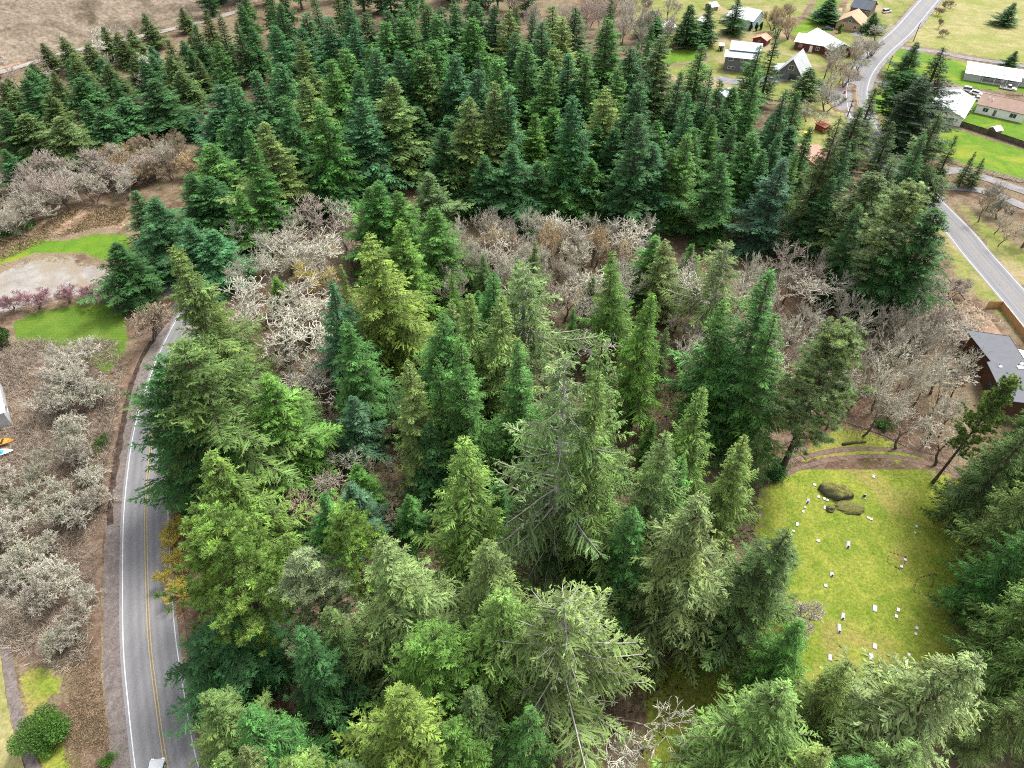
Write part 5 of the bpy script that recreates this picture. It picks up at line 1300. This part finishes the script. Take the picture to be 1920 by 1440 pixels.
# logs stacked beside the flat-roofed house, fallen log by the cemetery
q = G(1785, 712); t = empty('wood_pile', q, R(25)); tag(t, 'untidy pile of cut logs beside the flat grey roof', 'wood pile')
rr = random.Random(3)
for i in range(16):
    l = rr.uniform(1.2, 3.2); a = rr.uniform(-0.7, 0.7); z = 0.2 + (i // 6) * 0.34; px = rr.uniform(-2.4, 2.4); py = rr.uniform(-1.8, 1.8); d = Vector((math.cos(a), math.sin(a), rr.uniform(-0.06, 0.06))) * l * 0.5; c = Vector((px, py, z))
    MB().tube([c - d, c + d], rr.uniform(0.14, 0.24), 8).build('log', M['oak_bark'] if i % 3 else paint('cut_wood', (0.45, 0.32, 0.19)), t)
a, c = G(1580, 833, 0.25), G(1624, 828, 0.25); tag(MB().tube([a, a.lerp(c, 0.5) + Vector((0, 0.15, 0)), c], [0.26, 0.23, 0.18], 9).build('fallen_log', M['bark'], smooth=True), 'dark fallen log on moss above the cemetery track', 'log')
for i, (x0, y0, x1, y1) in enumerate(((1590, 792, 1690, 828), (1650, 812, 1700, 838))):
    a, c = G(x0, y0, 0.12), G(x1, y1, 0.12); tag(MB().tube([a, c], [0.12, 0.08], 7).build('fallen_branch', M['oak_bark']), ('long pale', 'shorter dark')[i] + ' fallen branch at the foot of the cemetery oaks', 'branch')

# ------------------------------------------------------------------ cemetery: mossy rocks, grave slabs, kerbs
def boulder(name, px, py, sx, sy, sz, seed, label, yaw):
    q = G(px, py); n, mm = 40, 22; th = np.linspace(0, 2 * np.pi, n, endpoint=False); ph = np.linspace(0.0, np.pi, mm)
    D = np.array([[np.cos(a) * np.sin(p_), np.sin(a) * np.sin(p_), np.cos(p_)] for p_ in ph for a in th]); rng = np.random.default_rng(seed)
    r = np.ones(len(D))
    for k in range(11):
        v = rng.normal(size=3); v /= np.linalg.norm(v); d = rng.uniform(0.74, 0.98); s = D @ v; r = np.where(s * r > d, d / np.maximum(s, 1e-3), r)
    for k in range(8):
        v = rng.normal(size=3) * 5; r += 0.03 * np.sin(D @ v + rng.random() * 6)
    V = D * r[:, None] * np.array([sx, sy, sz]); V[:, 2] += sz * 0.25
    idx = np.arange(n * mm).reshape(mm, n); F = np.stack([idx[:-1], np.roll(idx[:-1], -1, 1), np.roll(idx[1:], -1, 1), idx[1:]], -1).reshape(-1, 4)[:, ::-1]
    o = link_mesh(name, np_mesh(name, V, F, M['rock'])); o.location = q; o.rotation_euler = (R(6), R(-8), R(yaw)); tag(o, label, 'boulder', 'mossy boulders'); return o
M['rock'], nt, b = new_mat('mossy_rock', 0.95, 0.1); p = pos(nt); g = nt.nodes.new('ShaderNodeNewGeometry'); sx = nt.nodes.new('ShaderNodeSeparateXYZ'); nt.links.new(g.outputs['Normal'], sx.inputs[0])
c = mix(nt, noise(nt, p, 1.6, 6, 0.7), (0.10, 0.092, 0.08), (0.27, 0.25, 0.21)); f_ = math_n(nt, 'ADD', sx.outputs['Z'], math_n(nt, 'MULTIPLY', math_n(nt, 'SUBTRACT', noise(nt, p, 1.1, 5, 0.7), 0.5), 1.6))
c = mix(nt, ramp(nt, f_, [(0.40, 0.0), (0.72, 0.9)]), c, mix(nt, noise(nt, p, 2.2, 4), (0.085, 0.105, 0.020), (0.30, 0.27, 0.085))); c = mix(nt, 0.8, c, ramp(nt, noise(nt, p, 3.5, 6, 0.8), [(0.3, 0.45), (0.7, 1.4)]), 'MULTIPLY'); nt.links.new(c, b.inputs['Base Color']); bump(nt, b, noise(nt, p, 2.0, 8, 0.8), 1.0, 0.45)
boulder('boulder', 1566, 925, 2.8, 1.5, 1.5, 3, 'large mossy boulder with dark lower face on the cemetery lawn', -22)
boulder('boulder', 1590, 953, 2.5, 1.3, 0.6, 8, 'low flat mossy rock just below the large boulder', -10)
boulder('boulder', 1556, 955, 0.8, 0.7, 0.8, 11, 'small mossy rock at the flat rock\'s left end', 20)
STONE = flat_mat('grave_stone', (0.31, 0.305, 0.29), 0.8, 0.25, 0.2, 3.0, dirt=(0.42, 0.40, 0.34)); DSTONE = flat_mat('dark_granite', (0.07, 0.07, 0.075), 0.35, 0.5, 0.2, 5.0)
TOP = flat_mat('polished_plaque', (0.40, 0.395, 0.385), 0.4, 0.4, 0.1, 4.0)
def Z(zx, zy): return 1400 + zx / 3.273, 860 + zy / 3.273
def grave(zx, zy, w, l, kind, label, yaw=-22):
    w *= 0.74; l *= 0.74; q = G(*Z(zx, zy)); t = empty('grave_marker', q, R(yaw + 4 * math.sin(zx)))
    MB().hull8([(-w / 2, -l / 2, 0), (w / 2, -l / 2, 0), (w / 2, l / 2, 0), (-w / 2, l / 2, 0)], [(-w / 2 + .05, -l / 2 + .05, 0.16), (w / 2 - .05, -l / 2 + .05, 0.16), (w / 2 - .05, l / 2 - .05, 0.16), (-w / 2 + .05, l / 2 - .05, 0.16)]).build('base', STONE, t)
    if kind == 'flat': MB().box(-w * 0.36, w * 0.36, -l * 0.36, l * 0.36, 0.163, 0.21).build('plaque', TOP, t)
    elif kind == 'upright':
        MB().hull8([(-w * .34, 0.05, 0.163), (w * .34, 0.05, 0.163), (w * .34, 0.30, 0.163), (-w * .34, 0.30, 0.163)], [(-w * .30, 0.08, 0.80), (w * .30, 0.08, 0.80), (w * .30, 0.26, 0.80), (-w * .30, 0.26, 0.80)]).build('headstone', DSTONE, t)
    else:
        MB().box(-w * .22, w * .22, -l * .40, l * .40, 0.163, 0.20).build('plaque', DSTONE, t)
        MB().hull8([(-w * .2, -l * .42, 0.205), (w * .2, -l * .42, 0.205), (w * .2, -l * .30, 0.205), (-w * .2, -l * .30, 0.205)], [(-w * .14, -l * .40, 0.62), (w * .14, -l * .40, 0.62), (w * .14, -l * .32, 0.62), (-w * .14, -l * .32, 0.62)]).build('headstone', DSTONE, t)
    tag(t, label, 'grave marker', 'grave markers on the cemetery lawn')
for g_ in ((778, 112, .75, 1.1, 'flat', 'lone pale grave slab near the track, above the boulder'), (415, 163, .8, .8, 'flat', 'small square grave slab left of the large boulder'),
        (440, 237, .75, .9, 'flat', 'grave slab below left of the large boulder'), (474, 248, .7, .9, 'flat', 'left of two touching grave slabs at the boulder'), (494, 258, .6, .8, 'flat', 'right of two touching grave slabs at the boulder'),
        (478, 303, .7, 1.1, 'flat', 'grave slab at the small rock\'s left side'), (375, 262, .8, 1.6, 'long', 'long grave with dark centre, left of the boulder'), (357, 300, .5, .6, 'flat', 'tiny grave slab just below the long grave by the boulder'),
        (345, 328, .6, .8, 'flat', 'small grave slab, second below the long grave by the boulder'), (308, 405, .7, 1.2, 'flat', 'grave slab at the upper left edge of the lawn'), (285, 447, .6, .7, 'flat', 'small square grave slab at the lawn\'s left edge'),
        (270, 478, .8, 1.2, 'flat', 'large grave slab at the lawn\'s left edge beside the fir'), (254, 470, .4, .6, 'flat', 'tiny grave stone half under the olive grey fir'), (437, 506, .9, .8, 'flat', 'lone square grave slab in the left part of the lawn'),
        (622, 530, .9, 2.0, 'long', 'long lone grave with dark centre in mid lawn'), (745, 366, .7, .7, 'flat', 'left half of a pair of square slabs below the rocks'), (762, 374, .7, .7, 'flat', 'right half of a pair of square slabs below the rocks'),
        (718, 242, .8, .8, 'upright', 'dark upright headstone standing alone right of the boulder'), (1040, 418, .7, .8, 'flat', 'upper of two small slabs in the right part of the lawn'), (1031, 458, .5, .6, 'flat', 'lower smaller of two slabs in the right part of the lawn'),
        (1305, 233, .8, .8, 'flat', 'grave slab at the lawn\'s far upper right'), (1262, 272, .6, .6, 'flat', 'small grave slab under the upper right firs'), (1290, 286, .8, .8, 'flat', 'square grave slab beneath the upper right firs'),
        (970, 622, .8, .8, 'flat', 'stone at the kerbed plot\'s upper right corner'), (948, 665, .7, .8, 'flat', 'stone at the kerbed plot\'s lower right corner'), (523, 713, .9, 1.2, 'long', 'grave with a small dark headstone left of mid lawn'),
        (482, 782, .8, .8, 'flat', 'square slab below left of the grave with small dark headstone'), (785, 921, .95, 1.6, 'flat', 'largest plain white grave slab in the lower lawn'), (928, 930, .75, 1.0, 'flat', 'upper of two white slabs in the lower right lawn'),
        (917, 970, .7, .9, 'flat', 'lower of two white slabs in the lower right lawn'), (590, 970, .8, 1.7, 'long', 'upper of two dark-topped long graves in the lower lawn'), (567, 1045, .8, 2.1, 'long', 'lower, longer of two dark-topped graves in the lower lawn'),
        (1042, 1042, .7, .9, 'flat', 'shaded pale slab at the lower right firs'), (1035, 1078, .6, .7, 'flat', 'smaller shaded slab at the lower right firs'), (785, 1153, .8, 1.3, 'flat', 'upper slab of the pair near the lawn\'s lower end'),
        (762, 1218, .9, 1.5, 'flat', 'lower larger slab of the pair near the lawn\'s lower end'), (510, 1222, .8, 1.4, 'flat', 'lone slab at the lawn\'s lower left, by the pale fir'), (993, 1205, .7, .8, 'flat', 'bluish shaded slab at the lower right of the lawn'),
        (978, 1252, .7, .9, 'flat', 'lowest shaded slab at the lower right of the lawn'), (700, 1400, .8, 1.1, 'flat', 'lowest slab in the gap between the foreground firs')):
    grave(*g_)
def kerb(zpts, label):
    P = [G(*Z(*z)) for z in zpts]; t = empty('grave_kerb', P[0]); rr = random.Random(9)
    MBs = [MB().hull8([(-.16, -.1, 0), (.16, -.1, 0), (.16, .1, 0), (-.16, .1, 0)], [(-.13, -.08, .16), (.12, -.07, .18), (.13, .08, .15), (-.12, .07, .17)]).mesh('kerb_stone', M['rock']) for _ in range(1)]
    for a, c in zip(P, P[1:] + P[:1]):
        d = c - a; n = max(2, int(d.length / 0.45))
        for i in range(n):
            if rr.random() < 0.12: continue
            o = link_mesh('kerb_stone', MBs[0], t); o.location = a + d * (i + 0.5) / n - P[0]; o.rotation_euler = (0, 0, math.atan2(d.y, d.x) + rr.uniform(-.15, .15)); s = rr.uniform(.75, 1.15); o.scale = (s, s, s)
    tag(t, label, 'grave kerb', 'kerbed grave plots')
kerb([(872, 572), (985, 608), (945, 682), (862, 640)], 'ring of small kerb stones round a plot in the right lawn')
kerb([(1045, 735), (1160, 705), (1110, 845), (1022, 815)], 'kerbed plot half hidden by the right-hand firs')
